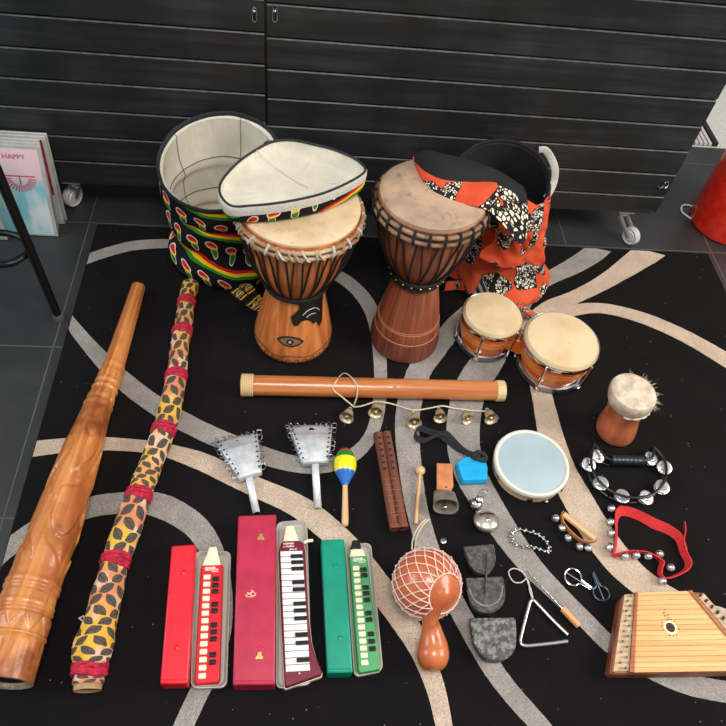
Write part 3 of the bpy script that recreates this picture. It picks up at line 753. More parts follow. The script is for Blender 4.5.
# carvings on foot
an = atan2(-1, .0)
b = MB()
aE = -pi / 2 - .09
def eye(sx, sy): return [(sx * cos(t), sy * sin(t) * (abs(sin(t)) ** .6)) for t in [2 * pi * k / 40 for k in range(40)]]
wrapdecal(b, eye(.042, .020), fL, dlc, aE, .112, .0012, 50, 0); wrapdecal(b, eye(.033, .0135), fL, dlc, aE, .112, .0020, 50, 1); wrapdecal(b, [(.0105 * cos(t), .0105 * sin(t)) for t in [2 * pi * k / 24 for k in range(24)]], fL, dlc, aE, .112, .0028, 20, 0); wrapdecal(b, [(.0045 * cos(t), .0045 * sin(t)) for t in [2 * pi * k / 24 for k in range(24)]], fL, dlc, aE, .112, .0034, 12, 2)
b.build('carved_eye', [plain('burnt_wood', (52, 34, 26), .6), plain('greyish_inlay', (128, 106, 84), .5), plain('pale_dot', (200, 180, 150), .5)], DL)
b = MB(); aA = -pi / 2 + .46
an_ = [(-.045, -.015), (-.04, -.028), (-.03, -.027), (-.022, -.015), (-.008, -.012), (.004, -.02), (.012, -.034), (.02, -.028), (.03, -.05), (.04, -.044), (.046, -.01), (.05, .03), (.046, .05), (.03, .052), (.0, .05), (-.02, .052), (-.028, .04), (-.024, .028), (-.036, .012), (-.047, 0)]
an_ = [(x * 1.15, y * 1.12 + .008) for x, y in an_]
wrapdecal(b, an_, fL, dlc, aA, .195, .004, 60, 0)
b.build('carved_animal', plain('black_carving', (20, 18, 18), .35), DL)
b = MB()
def onshell(f, c, a, z, off): r = f(z) + off; return V((c.x + r * cos(a), c.y + r * sin(a), z))
for cv in (((-.02, .015), (-.005, .028), (.012, .03), (.026, .024), (.036, .01)), ((-.01, .005), (.005, .012), (.02, .008))):
    b.tube([onshell(fL, dlc, aA + p.x / .095, .195 + p.y, .0065) for p in cr([V((x, y, 0)) for x, y in cv], 6)], .0012, 6)
b.build('carved_line', MT['webbing'], DL)
b = MB(); n = 160
b.tube([onshell(fL, dlc, 2 * pi * k / n, .052 + .004 * sin(14 * pi * k / n), .0006) for k in range(n)], .0018, 6, closed=True)
for k in range(30):
    a = 2 * pi * k / 30
    b.tube([onshell(fL, dlc, a + .078 * cos(t), .034 + .016 * sin(t), .0002) for t in [pi + pi * q_ / 8 for q_ in range(9)]], .0018, 6)
    b.tube([onshell(fL, dlc, a + .04 * cos(t), .034 + .008 * sin(t), .0002) for t in [2 * pi * q_ / 8 for q_ in range(9)]], .0015, 6)
b.build('carved_scallops', plain('brown_groove', (78, 44, 30), .6), DL)

# --- right djembe
drc0 = G(403, 341, 0); drc = V((drc0.x, drc0.y, 0)); zR = .56
hd_ = G(434, 191.5, .56); SHEAR[0] = (RZ, (hd_.x - drc.x) / .547, (hd_.y - drc.y) / .547)
DR = thing('djembe', 'reddish brown wooden djembe with ringed foot, beside the orange bag', 'drum', (drc.x, drc.y, RZ), 'djembes standing on the rug')
prr = [(.100, RZ), (.110, RZ + .006), (.112, .03), (.111, .055), (.107, .085), (.1045, .087), (.101, .12), (.0985, .122), (.088, .18), (.077, .23), (.071, .265), (.072, .29), (.082, .315), (.108, .355), (.132, .41), (.146, .47), (.153, .53), (.155, .545)]
fR, shR = djembe(drc, prr, .3, zR, .155, [MT['wood_r'], MT['wood_dark']], MT['skin_r'], None, 0, DR, foot=.088)
hoops(drc, (.534, .512), (.159, .160), .006, MT['wrapring_dark'], DR)
lacing(drc, fR, .300, .508, 17, DR, .162, .082, .003, skew=.75)
hoops(drc, (.304, .292, .281), (.084, .079, .076), .006, MT['rope'], DR, 'lower_ring')
for k in range(24):
    a = 2 * pi * (k + .5) / 24; b = MB(); b.tube([V((drc.x + r * cos(a), drc.y + r * sin(a), z)) for r, z in ((.161, .503), (.168, .514), (.167, .534), (.158, .546))], .0045, 7); b.build('rope_loop', MT['rope'], DR)
b = MB()
for k in range(20):
    a = 2 * pi * k / 20; b.ball((drc.x + .088 * cos(a), drc.y + .088 * sin(a), .298), .0035, 8, 5)
b.build('bead_trim', MT['gold'], DR, label='small pale beads on the lower rope ring')
b = MB()
for z, t in ((.088, .002), (.122, .0016), (.128, .0012)):
    b.tube([onshell(fR, drc, 2 * pi * k / 120, z, .0) for k in range(120)], t, 6, closed=True)
b.build('turned_ring', plain('pale_wood_line', (176, 110, 72), .5), DR)

SHEAR[0] = None
# ================================================================ BONGOS
MT['bongo_wood'] = wood('glossy_orange_wood', (214, 98, 24), (244, 140, 56), .22, True, (12, 40, 1), coat=.6, bump=.03)
MT['skin_b'] = skin_mat('bongo_skin', (222, 200, 160), (206, 182, 142), (188, 160, 120), .6)
bs = thing('bongo_drums', 'pair of orange wooden bongos with pale skins and chrome rims', 'bongos', (.79, 1.45, RZ))
def bongo(c, r, h, a_):
    c = V(c)
    b = MB(); b.lathe([(r * .80, RZ + .004), (r * .84, RZ + .03), (r * .9, RZ + .06), (r * .95, RZ + h - .02), (r * .92, RZ + h - .005), (r * .88, RZ + h - .008), (r * .8, RZ + .03), (r * .74, RZ + .004)], c, 56, caps=False); sh = b.build('drum_shell', MT['bongo_wood'], bs)
    b = MB()
    for k in range(4): b.tube([V((c.x + r * .945 * cos(t), c.y + r * .945 * sin(t), RZ + h * .50 + k * .0075)) for t in [2 * pi * q_ / 60 for q_ in range(60)]], .0004, 5, closed=True)
    b.build('pinstripes', plain('pale_pinstripe', (240, 170, 100), .4), sh)
    b = MB(); H_ = RZ + h; b.lathe([(0, H_ + .004), (r * .8, H_ + .004), (r * .93, H_ + .002), (r * .975, H_ - .004), (r * .98, H_ - .014)], c, 64, caps=False); b.build('drum_skin', MT['skin_b'], bs)
    b = MB(); b.lathe([(r * .985, H_ - .02), (r * 1.03, H_ - .022), (r * 1.04, H_ - .012), (r * 1.02, H_ - .006), (r * .985, H_ - .008), (r * .985, H_ - .02)], c, 64, caps=False); b.build('rim', MT['chrome'], bs)
    b = MB(); b.lathe([(r * .80, RZ), (r * .87, RZ + .0), (r * .93, RZ + .008), (r * .90, RZ + .022), (r * .84, RZ + .024), (r * .80, RZ + .004)], c, 64, caps=False, rf=lambda z, t: 1 + .045 * max(0, cos(5 * (t - a_))) ** 6)
    b.build('bottom_plate', MT['steel'], bs)
    for k in range(5):
        t = a_ + 2 * pi * k / 5; d = V((cos(t), sin(t), 0)); s_ = V((-sin(t), cos(t), 0))
        b = MB(); P = cr([c + d * (r * 1.0) + V((0, 0, H_ - .014)), c + d * (r * 1.06) + V((0, 0, H_ - .018)), c + d * (r * 1.035) + V((0, 0, RZ + h * .5)), c + d * (r * .98) + V((0, 0, RZ + .02)), c + d * (r * .97) + V((0, 0, RZ + .006))], 6)
        b.tube(P, .0035, 8); b.lathe([(.0065, 0), (.0065, .010)], c + d * (r * .97) + V((0, 0, RZ + .001)), 6)
        b.box(c + d * (r * .95) + V((0, 0, RZ + .018)), (.018, .016, .006), t); b.build('tuning_lug', MT['chrome'], bs)
B1 = G(493.5, 312.5, .163); B2 = G(563, 338.5, .163); B1.z = 0; B2.z = 0
bongo(B1, .096, .145, -2.0); bongo(B2, .119, .145, -2.15)
d = (B2 - B1).normalized(); b = MB(); mid = B1 + d * (.096 + ((B2 - B1).length - .096 - .119) / 2)
b.box(mid + V((0, 0, RZ + .066)), ((B2 - B1).length - .175, .055, .06), atan2(d.y, d.x)); b.build('centre_block', MT['bongo_wood'], bs, bevel=.004)

# ================================================================ SMALL HOURGLASS DRUM
s0_ = G(614, 432, RZ); s1_ = G(634.5, 390, .24); sc2 = V((s0_.x, s0_.y, 0)); SHEAR[0] = (RZ, (s1_.x - s0_.x) / .226, (s1_.y - s0_.y) / .226); sd_ = thing('hourglass_drum', 'small reddish wooden drum with a shaggy goatskin head near the bongos', 'drum', (sc2.x, sc2.y, RZ))
MT['wood_s'] = wood('terracotta_wood', (164, 84, 52), (208, 122, 82), .42, True, (14, 6, 1), coat=.2)
pr3 = [(.040, RZ), (.055, RZ + .004), (.060, .03), (.059, .06), (.055, .09), (.052, .12), (.054, .15), (.057, .18), (.060, .215), (.058, .235)]
f3 = prof_fn(pr3); b = MB(); b.lathe(dense(pr3) + [(0, .235)], sc2, 48, caps=True); b.build('body', MT['wood_s'], sd_)
m = M('raw_goatskin', .7); n1 = m.noise(26, 4, .65); m.col(m.mix(n1.smooth(.35, .65), (176, 158, 136), (214, 200, 176))); MT['rawskin'] = m.mat
b = MB(); b.lathe([(0, .2385), (.04, .239), (.056, .237), (.064, .234), (.0675, .227), (.0675, .21), (.0655, .195), (.0625, .183)], sc2, 64, caps=False, rf=lambda z, a: 1 + (.03 * noise.noise(V((cos(a) * 3, sin(a) * 3, z * 20))) if z < .225 else 0)); b.build('skin_head', MT['rawskin'], sd_)
b = MB()
for k in range(110):
    a = random.uniform(-.7, 1.5); r = .066; z = random.uniform(.19, .235); d = V((cos(a), sin(a), 0)); P = sc2 + d * r + V((0, 0, z)); q_ = d * random.uniform(.006, .016) + V((random.uniform(-.008, .008), random.uniform(-.008, .008), random.uniform(-.01, .008)))
    b.tube([P, P + q_ * .5 + V((0, 0, .002)), P + q_], [.0006, .0005, .0002], 4, caps=False)
hf = b.build('goat_hair', MT['rawskin'], sd_, kind='stuff')
b = MB(); aS = atan2(-1, .4)
b.tube([onshell(f3, sc2, aS + t, .186 - .006 * abs(t), .006) for t in [-.9 + .1 * k for k in range(15)]], [.0015 + .003 * abs(sin(k * .8)) for k in range(15)], 8); b.build('skin_lace', MT['lining'], sd_)

SHEAR[0] = None
# ================================================================ LONG INSTRUMENTS
def xy(pts, z): return [(G(x, y, z).x, G(x, y, z).y) for x, y in pts]
# carved didgeridoo
m = M('carved_orange_wood', .36); v = m.vec((26, 2.2, 1), uv=True); n1 = m.noise(1, 5, .6, v, .8); n2 = m.noise(6, 4)
c = m.mix(n1.smooth(.32, .68), (166, 90, 38), (222, 150, 84)); m.col(m.mix(n2.smooth(.5, .75), c, (128, 60, 26))).bump(m.noise(50, 4), .35, .004); m.coat(.25); MT['didg'] = m.mat
MT['hollow'] = plain('dark_hollow', (26, 24, 24), .9)
sta = [(138.5, 287, .0225), (114, 365, .031), (98, 407, .039), (79, 460, .050), (57, 524, .057), (31, 592, .062), (14, 645, .063), (3, 683, .062)]
P = [G(x, y, RZ + r) for x, y, r in sta]
cc_ = cr([V((p.x, p.y, 0)) for p in P], 40); NS = len(cc_) - 1
rad = [q_.x for q_ in cr([V((s_[2], 0, 0)) for s_ in sta], 40)]
dpath = [V((p.x, p.y, RZ + r)) for p, r in zip(cc_, rad)]
def gauss(x, c, w): return math.exp(-((x - c) / w) ** 2)
def sw(i, a, path, wd):
    return 0
swirls = []
for base, sc in ((.50, 1.0), (.565, 1.25), (.63, 1.2)):
    swirls.append([(base + .045 * sc * cos(t) * (.35 + t / 7), (.9 + .5 * sin(t) * (.35 + t / 7))) for t in [k * .35 for k in range(18)]])
def drf(i, a):
    s_ = i / NS
    k = 1.0
    # band groups (upper and lower) with zigzag
    for c in (.148, .196, .222, .284): k += .075 * gauss(s_, c, .0045)
    for c in (.158, .208, .234, .272): k -= .05 * gauss(s_, c, .004)
    for c in (.700, .712, .752, .765, .838): k += .045 * gauss(s_, c, .0045)
    for c in (.720, .774, .846): k -= .035 * gauss(s_, c, .004)
    zz = abs(((a * 9 / (2 * pi)) % 1) * 2 - 1)
    if .163 < s_ < .192: k += .04 * (1 if zz > (s_ - .163) / .029 else -.6)
    if .240 < s_ < .282: k += .035 if abs((s_ - .261) / .021) < zz else -.02
    if .780 < s_ < .832: k += .035 * (1 if zz > (s_ - .78) / .052 else -.6)
    if .32 < s_ < .67:      # scrolling relief along the stick
        env = min(1, (s_ - .32) / .03, (.67 - s_) / .03)
        x_ = (s_ - .32) * 26; y_ = a * 1.9
        w_ = sin(x_ + 1.6 * sin(y_)) * cos(y_ + 1.4 * sin(x_ * .8))
        k += env * (.075 * (1 if w_ > .15 else (-.35 if w_ > -.12 else .25)))
        k += .010 * noise.noise(V((cos(a) * 3, sin(a) * 3, s_ * 40)))
    if s_ > .85: k += .012 * sin(a * 22) * (1 - s_) * 6
    k += .010 * noise.noise(V((cos(a) * 1.5, sin(a) * 1.5, s_ * 12)))
    return k
b = MB(); b.tube(dpath, rad, 128, rf=drf, caps=False)
tdir = (dpath[-1] - dpath[-2]).normalized(); t0 = (dpath[0] - dpath[1]).normalized()
def endring(c, ax, r, n=64):
    u = (V((0, 0, 1)) - ax * ax.z).normalized(); w = ax.cross(u); return [c + (u * cos(2 * pi * k / n) + w * sin(2 * pi * k / n)) * r for k in range(n)]
R0_ = endring(dpath[-1], tdir, .0622); R1_ = endring(dpath[-1] + tdir * .001, tdir, .056); R2_ = endring(dpath[-1] - tdir * .01, tdir, .047); R3_ = endring(dpath[-1] - tdir * .12, tdir, .042)
b.surf([R0_, R1_, R2_], cj=True, mi=1); b.surf([R2_, R3_], cj=True, mi=2); b.cap(R3_, 2)
Q0 = endring(dpath[0], t0, .0225); Q1 = endring(dpath[0] + t0 * .002, t0, .017); Q2 = endring(dpath[0] - t0 * .05, t0, .015)
b.surf([Q0, Q1], cj=True, mi=0); b.surf([Q1, Q2], cj=True, mi=2); b.cap(Q2, 2)
dg = b.build('didgeridoo', [MT['didg'], plain('pale_end_grain', (206, 184, 160), .6, 0, .3, .3, 60), MT['hollow']], loc=G(70, 480, RZ), ang=60)
tag(dg, 'thick carved orange wood didgeridoo lying along the edge of the rug', 'didgeridoo')
# cloth wrapped didgeridoo
sta = [(191, 284, .027), (187, 300, .026), (184, 322, .027), (180, 345, .028), (177, 371, .028), (172, 398, .033), (165, 426, .031), (153, 458, .032), (146, 476, .033), (140, 492, .031), (128, 526, .036), (116, 559, .033), (108, 590, .036), (100, 622, .039), (93, 650, .043), (90, 668, .037), (88, 685, .034)]
P = [G(x, y, RZ + r + .002) for x, y, r in sta]
cw = cr([V((p.x, p.y, 0)) for p in P], 14); rw = [q_.x for q_ in cr([V((s_[2], 0, 0)) for s_ in sta], 14)]; NW = len(cw) - 1
wp = [V((p.x, p.y, RZ + r + .002)) for p, r in zip(cw, rw)]
cl = [0]
for i in range(NW): cl.append(cl[-1] + (wp[i + 1] - wp[i]).length)
def nearest(px, py):
    q_ = G(px, py, RZ + .05); return min(range(NW + 1), key=lambda i: (wp[i] - q_).length)
ties = [nearest(*p) for p in ((188, 298), (181, 327), (177, 372), (164, 428), (140, 493), (115, 560), (91, 668))]
def wrf(i, a):
    k = 1 + .10 * noise.noise(V((cos(a) * 1.6, sin(a) * 1.6, cl[i] * 16))) + .05 * noise.noise(V((cos(a) * 4, sin(a) * 4, cl[i] * 40)))
    for t in ties: k -= .14 * gauss(cl[i], cl[t], .012)
    return k
wr_ = thing('wrapped_didgeridoo', 'long stick wrapped in yellow and pink leaf print cloth with crimson ties', 'didgeridoo', (cw[NW // 2].x, cw[NW // 2].y, RZ))
b = MB(); b.tube(wp, rw, 56, rf=wrf, sv=cl[-1]); b.build('cloth_wrap', MT['wrap'], wr_, ang=70)
td = (wp[-1] - wp[-2]).normalized(); b = MB(); b.tube([wp[-1] - td * .002, wp[-1] + td * .012], [.031, .030], 32, caps=False); e_ = endring(wp[-1] + td * .012, td, .029, 32); e2 = endring(wp[-1] + td * .008, td, .022, 32)
b.surf([e_, e2], cj=True); b.cap(e2, 1); b.build('wooden_end', [plain('pale_raw_wood', (188, 152, 108), .6, 0, .2, .2, 40), plain('brown_end', (146, 104, 70), .7)], wr_)
MT['crimson'] = plain('crimson_cloth', (206, 28, 66), .8, 0, .3, .5, 90)
for t in ties:
    b = MB()
    for q_ in range(4):
        c = wp[t]; ax = (wp[min(t + 1, NW)] - wp[t - 1]).normalized(); cc = c + ax * (q_ - 1.5) * .0075
        u = (V((0, 0, 1)) - ax * ax.z).normalized(); w = ax.cross(u); rr = rw[t] * .98
        b.tube([cc + (u * cos(a) + w * sin(a)) * rr * (1 + .03 * noise.noise(V((a, q_, t)))) + ax * .003 * sin(a * 2 + q_) for a in [2 * pi * k / 40 for k in range(40)]], .0052, 8, closed=True, rf=lambda i, a: 1 + .2 * noise.noise(V((i * .5, a, t))))
    sd = random.choice((-1, 1)); w = ax.cross(V((0, 0, 1)))
    b.tube(cr([c + V((0, 0, rw[t])), c + V((0, 0, rw[t] + .004)) + w * sd * .014, c + w * sd * (rw[t] + .004) + V((0, 0, .008)) + ax * .01], 5), [.005] * 10 + [.001], 8, flat=.5)
    b.build('tie', MT['crimson'], wr_)
b = MB(); b.tube([G(x, y, z) for x, y, z in ((84, 622, .06), (79, 618, .075), (83, 616, .07), (87, 621, .06))], .0022, 6); b.build('loose_thread', MT['cord'], wr_)

# bamboo rainstick
A_, B_ = G(243, 385, RZ + .032), G(502, 391, RZ + .032)
rs = thing('rainstick', 'smooth orange bamboo tube with cream tied ends below the big drums', 'rainstick', ((A_.x + B_.x) / 2, (A_.y + B_.y) / 2, RZ))
MT['bamboo'] = wood('orange_bamboo', (176, 96, 48), (208, 138, 82), .3, True, (50, 2, 1), coat=.4, bump=.05)
b = MB(); n = 120; ax = (B_ - A_).normalized()
b.tube([lerp(A_, B_, k / n) for k in range(n + 1)], .031, 48, rf=lambda i, a: 1 + .035 * gauss(i / n, .565, .006) - .02 * gauss(i / n, .575, .006) + .03 * gauss(i / n, .12, .005) * 0); b.build('bamboo_tube', MT['bamboo'], rs)
MT['cream'] = wood('cream_binding', (196, 164, 112), (226, 204, 158), .7, True, (200, 4, 1))
for p, s_ in ((A_, -1), (B_, 1)):
    b = MB()
    if s_ < 0:
        for k in range(7): b.tube([p - ax * (.002 - k * .005) + V((0, cos(a), sin(a))) * .0318 for a in [2 * pi * q_ / 40 for q_ in range(40)]], .0032, 8, closed=True)
        b.tube([p - ax * .006, p + ax * .001], .0305, 40)
    else:
        b.tube([p - ax * .022, p - ax * .02, p + ax * .004, p + ax * .006], [.0312, .0338, .0335, .031], 40); b.tube([p + ax * .005, p + ax * .008], .02, 30)
    b.build('end_binding', MT['cream'], rs)

# bells on a cord
CORDP = [(354, 407), (342, 397), (333, 389), (337, 380), (341, 375), (346, 373.5), (352, 378), (357, 386), (357, 396), (354, 405)]
bc = thing('bell_string', 'cream cord hung with six small brass bells beside the bamboo tube', 'bells', G(420, 408, RZ))
def zb(x, y):    # the loop climbs over the bamboo
    return RZ + .003
P = []
for x, y in CORDP:
    z = RZ + .004
    for zt in [RZ + .066 - k * .003 for k in range(22)]:
        g_p = G(x, y, zt); t = (g_p - A_).dot(ax); dd_ = sqrt(((g_p - A_) - ax * t).length_squared)
        if dd_ < .035: z = zt; break
    P.append(G(x, y, z))
b = MB(); b.tube(cr(P, 6), .0022, 7)
P = [G(x, y, RZ + .006 + (.012 if k in (1, 3, 5, 7) else 0)) for k, (x, y) in enumerate(((354, 407), (362, 406), (375, 402), (385, 402.5), (396, 405), (412, 410), (425, 409), (442, 406), (452, 408), (464, 409.5), (476, 411), (489, 411)))]
b.tube(cr(P, 6), .0024, 7); b.build('cord', MT['cord'], bc)
def bell(x, y, s_, ang, closed=False, dark=False):
    mouth = V((cos(ang), sin(ang), .22)).normalized(); base = G(x, y, RZ + .004); r = .0235 * s_; Lb = .044 * s_
    top = V((base.x, base.y, RZ + r * .95 + .001 - mouth.z * Lb * .5)) - mouth * Lb * .5
    top.z = max(top.z, RZ + .010)
    b = MB(); pr_ = [(.0, 0), (.004, .001), (.005, .006), (.010, .009), (.0145, .016), (.0165, .026), (.018, .034), (.0235, .044)]
    pr_ = [(a * s_, c_ * s_) for a, c_ in pr_]
    b.lathe(dense(pr_, 3) + [(pr_[-1][0] * .93, pr_[-1][1] * .985)] + [(a * .9, c_ * .95 + .001) for a, c_ in pr_[::-1][1:-2]], top, 28, mouth, caps=False)
    b.ball(top + mouth * Lb * .86, .006 * s_, 10, 7); o = b.build('bell', MT['brass'], bc)
    b = MB(); b.tube([top - mouth * .002 + V((cos(t) * .005 * mouth.y, -cos(t) * .005 * mouth.x, 0)) - mouth * .005 * sin(t) for t in [pi * k / 8 for k in range(9)]], .0015, 6); b.build('bell_loop', MT['brass'], o)
for x, y, s_, a in ((348, 416, .95, -1.9), (376, 411, 1.0, -1.75), (413, 421, 1.0, -1.6), (439, 416, .9, -1.6), (465, 418, .85, -1.3), (488.5, 417, .95, -1.45)): bell(x, y, s_, a)

# ================================================================ TIN RATTLES
def rattle(poly, hole, handle, label, crease):
    zt = RZ + .030
    P = [G(x, y, zt) for x, y in poly]          # order: top-far-left, top-right, bottom-right, bottom-left
    c = sum(P, V((0, 0, 0))) / 4
    t = thing('metal_rattle', label, 'rattle', (c.x, c.y, RZ), 'tin rattles with wire rings')
    TL, TR, BR, BL = P
    b = MB(); N = 12; rows = []
    for i in range(N + 1):
        v = i / N; l, r = lerp(TL, BL, v), lerp(TR, BR, v)
        z = zt + (-.020 * (1 - v / crease) if v < crease else -.012 * ((v - crease) / (1 - crease)) ** 2)
        rows.append([V((lerp(l, r, u).x, lerp(l, r, u).y, z + .005 * sin(pi * u))) for u in [k / 10 for k in range(11)]])
    b.surf(rows); o = b.build('plate', MT['tin'], t, ang=15); s_ = o.modifiers.new('solid', 'SOLIDIFY'); s_.thickness = .0016; s_.offset = -1
    b = MB(); under = [[V((p.x, p.y, RZ + .006)) for p in r] for r in (rows[2], rows[-1])]
    b.surf([[lerp(p, c, .06) - V((0, 0, .003)) for p in rows[3]], [lerp(p, c, .12) for p in under[0]]]); b.surf([under[0], under[1]], flip=True)
    b.surf([rows[-1], under[1]]); b.build('back_plate', MT['tin'], t)
    h = G(*hole, zt - .01); b = MB(); b.tube([h + V((.009 * cos(a), .0045 * sin(a), .004)) for a in [pi * k / 10 for k in range(11)]], .0014, 6); b.lathe([(0, 0), (.0085, 0), (.0085, .001), (0, .001)], h + V((0, -.001, .006)), 20, mi=1)
    b.build('sound_hole', [MT['tin'], MT['hollow']], t)
    H0, H1 = G(*handle[0], RZ + .012), G(*handle[1], RZ + .012); d_ = (H1 - H0).normalized(); w = V((-d_.y, d_.x, 0)) * .0088
    b = MB(); b.surf([[p - w - V((0, 0, .007)), p - w * .95 + V((0, 0, .003)), p + V((0, 0, .006)), p + w * .95 + V((0, 0, .003)), p + w - V((0, 0, .007))] for p in (H0 - d_ * .02, H0, H1)]); o = b.build('handle', MT['tin'], t)
    s2 = o.modifiers.new('solid', 'SOLIDIFY'); s2.thickness = .0016
    def rings(p0, p1, n, out):
        d2 = (p1 - p0).normalized()
        for k in range(n):
            p = lerp(p0, p1, (k + .5) / n); v = (k + .5) / n; p = V((p.x, p.y, p.z - .004)) + out * .004
            e1 = out; e2 = (V((0, 0, 1)) * .55 + d2 * random.uniform(-.8, .8)).normalized()
            b = MB(); b.tube([p + (e1 * cos(a) + e2 * sin(a)) * .0085 for a in [2 * pi * q_ / 16 for q_ in range(16)]], .001, 5, closed=True); b.build('wire_ring', MT['steel'], t)
            hb = MB(); hp = p - out * .011; hb.lathe([(0, 0), (.0028, 0), (.0028, .0008), (0, .0008)], (hp.x, hp.y, p.z + (.0075 if v > .15 else .003)), 10); hb.build('rivet_hole', MT['hollow'], t)
    outL = (TL - TR).normalized(); outR = -outL; outT = (TL - BL).normalized()
    zs = lambda p, dz: V((p.x, p.y, p.z + dz))
    rings(lerp(TL, BL, .02), lerp(TL, BL, .95), 8, outL); rings(lerp(TR, BR, .02), lerp(TR, BR, .95), 8, outR); rings(zs(TL, -.016), zs(lerp(TL, TR, .45), -.016), 3, outT); rings(zs(lerp(TL, TR, .6), -.016), zs(TR, -.016), 3, outT)
rattle([(214, 439), (257, 429), (262, 471), (238.5, 479)], (238, 443.5), [(248.5, 476), (256.5, 513)], 'tin plate rattle tilted askew, its handle pointing to the dark pink case', .30)
rattle([(288, 423), (333, 422), (329, 461), (302, 463)], (311.5, 431), [(315, 463), (318, 508.5)], 'tin plate rattle lying straight, just beside the striped maraca', .36)

# ================================================================ MARACA
p0, p1 = G(345, 449, RZ + .026), G(345, 527, RZ + .008); ax = (p1 - p0).normalized()
mr = thing('maraca', 'small wooden maraca striped red, green, yellow and blue', 'maraca', ((p0.x + p1.x) / 2, (p0.y + p1.y) / 2, RZ))
Lm = (p1 - p0).length; hd = .115
prm = dense([(0.0005, 0), (.013, .004), (.024, .018), (.031, .038), (.032, .055), (.028, .075), (.018, .095), (.0095, .112), (.0085, .116)], 6)
b = MB(); zc = lambda i: prm[min(i, len(prm) - 1)][1]
b.lathe(prm, p0 + V((0, 0, .004)), 40, ax, mifn=lambda i, j: 0 if zc(i) < .015 else 1 if zc(i) < .034 else 2 if zc(i) < .074 else 3)
b.build('head', [plain('gloss_red', (196, 44, 40), .2), plain('gloss_green', (38, 128, 66), .2), plain('gloss_yellow', (240, 224, 30), .2), plain('gloss_blue', (44, 110, 190), .2)], mr)
MT['palewood'] = wood('pale_birch', (206, 160, 110), (228, 190, 144), .45, True, (80, 3, 1))
b = MB(); b.lathe(dense([(.0075, .112), (.0075, .13), (.0085, .17), (.0095, Lm - .02), (.008, Lm - .004), (.003, Lm)], 4), p0 + V((0, 0, .004)), 24, ax); b.build('handle', MT['palewood'], mr)

# ================================================================ DOUBLE FLUTE
MT['darkwood'] = wood('dark_brown_carved_wood', (84, 42, 30), (132, 74, 52), .5, True, (60, 3, 1), bump=.4)
f0, f1 = G(382, 433, RZ + .018), G(399, 529, RZ + .018); ax = (f1 - f0).normalized(); w = ax.cross(V((0, 0, 1))).normalized()
df = thing('double_flute', 'dark brown carved double flute with two rows of finger holes', 'flute', ((f0.x + f1.x) / 2, (f0.y + f1.y) / 2, RZ))
Lf = (f1 - f0).length
for s_ in (-1, 1):
    b = MB(); n = 60
    b.tube([f0 + w * s_ * .0125 + ax * Lf * k / n - V((0, 0, .002)) for k in range(n + 1)], .0135, 24, caps=False, rf=lambda i, a: (1 + .02 * noise.noise(V((a, i * .6, s_)))) * (1 - .12 * gauss(i / n, .86, .01)))
    E0 = endring(f0 + w * s_ * .0125 - V((0, 0, .002)), -ax, .0135, 24); E1 = endring(f0 + w * s_ * .0125 - V((0, 0, .002)), -ax, .008, 24); b.surf([E0, E1], cj=True); b.cap([p + ax * .006 for p in E1], 1)
    E0 = endring(f1 + w * s_ * .0125 - V((0, 0, .002)), ax, .0135, 24); b.cap(E0)
    tb = b.build('tube', [MT['darkwood'], MT['hollow']], df)
    b = MB()
    for k in range(6):
        p = f0 + w * s_ * .0125 + ax * (.022 + .0205 * k) * 1.0
        b.lathe([(.006, 0), (.0052, .0018), (.0042, .001)], p + V((0, 0, .0105)), 14, caps=False); b.lathe([(0, .0008), (.0045, .0008)], p + V((0, 0, .0108)), 12, mi=1, caps=False)
    b.build('finger_holes', [MT['darkwood'], MT['hollow']], tb)
b = MB(); 
for q_ in range(26):
    t = .52 + q_ * .014; p = f0 + ax * Lf * t
    b.tube([p + w * x + V((0, 0, .0122 + .0 * x)) for x in (-.02, -.008, .0, .008, .02)] if q_ % 4 == 0 else [p + w * (.012 * (1 if q_ % 2 else -1)) + w * .004 * cos(a_) + ax * .004 * sin(a_) + V((0, 0, .0125)) for a_ in [2 * pi * k / 10 for k in range(11)]], .0008, 5)
b.build('carved_pattern', plain('light_carving', (150, 96, 72), .6), df)
b = MB(); b.box(lerp(f0, f1, .88) + V((0, 0, .010)), (.006, .042, .004), atan2(ax.y, ax.x)); b.box(f1 - ax * .006 + V((0, 0, .004)), (.012, .05, .018), atan2(ax.y, ax.x)); b.build('mouthpiece', MT['darkwood'], df, bevel=.002)

# mallet
p0, p1 = G(420.3, 470.5, RZ + .014), G(415.6, 524, RZ + .005)
ml = thing('mallet', 'slim pale wooden mallet with a round ball head', 'mallet', ((p0.x + p1.x) / 2, (p0.y + p1.y) / 2, RZ))
b = MB(); b.ball(p0, .0142, 20, 12); b.build('mallet_head', MT['palewood'], ml); b = MB(); b.tube([p0, p1], [.0045, .0055], 14); b.build('stick', MT['palewood'], ml)

# ================================================================ COWBELL
cbp = G(445, 500, RZ); cbell = thing('cowbell', 'grey metal cowbell with an orange leather handle tab', 'bell', cbp)
m = M('tan_leather', .5); n1 = m.noise(40, 4); m.col(m.mix(n1.smooth(.3, .7), (186, 112, 66), (206, 136, 88))).bump(n1, .2, .002); MT['leather'] = m.mat
pl = xy([(436.8, 463), (452.5, 463.5), (453.5, 486), (451, 491.5), (447, 494), (441, 493.5), (436.8, 489)], RZ + .02)
b = MB(); b.prism(pl, RZ + .012, RZ + .021); b.build('leather_tab', MT['leather'], cbell, bevel=.0025)
q_ = G(446, 487, RZ + .021); b = MB(); b.lathe([(0, 0), (.0028, 0), (.0028, .0008), (0, .0008)], q_, 12); b.build('rivet', MT['ink'], cbell)
m = M('worn_bell_metal', .45, .5); n1 = m.noise(26, 4); m.col(m.mix(n1.smooth(.3, .7), (134, 124, 112), (176, 166, 152))).bump(n1, .2, .002); MT['bellmetal'] = m.mat
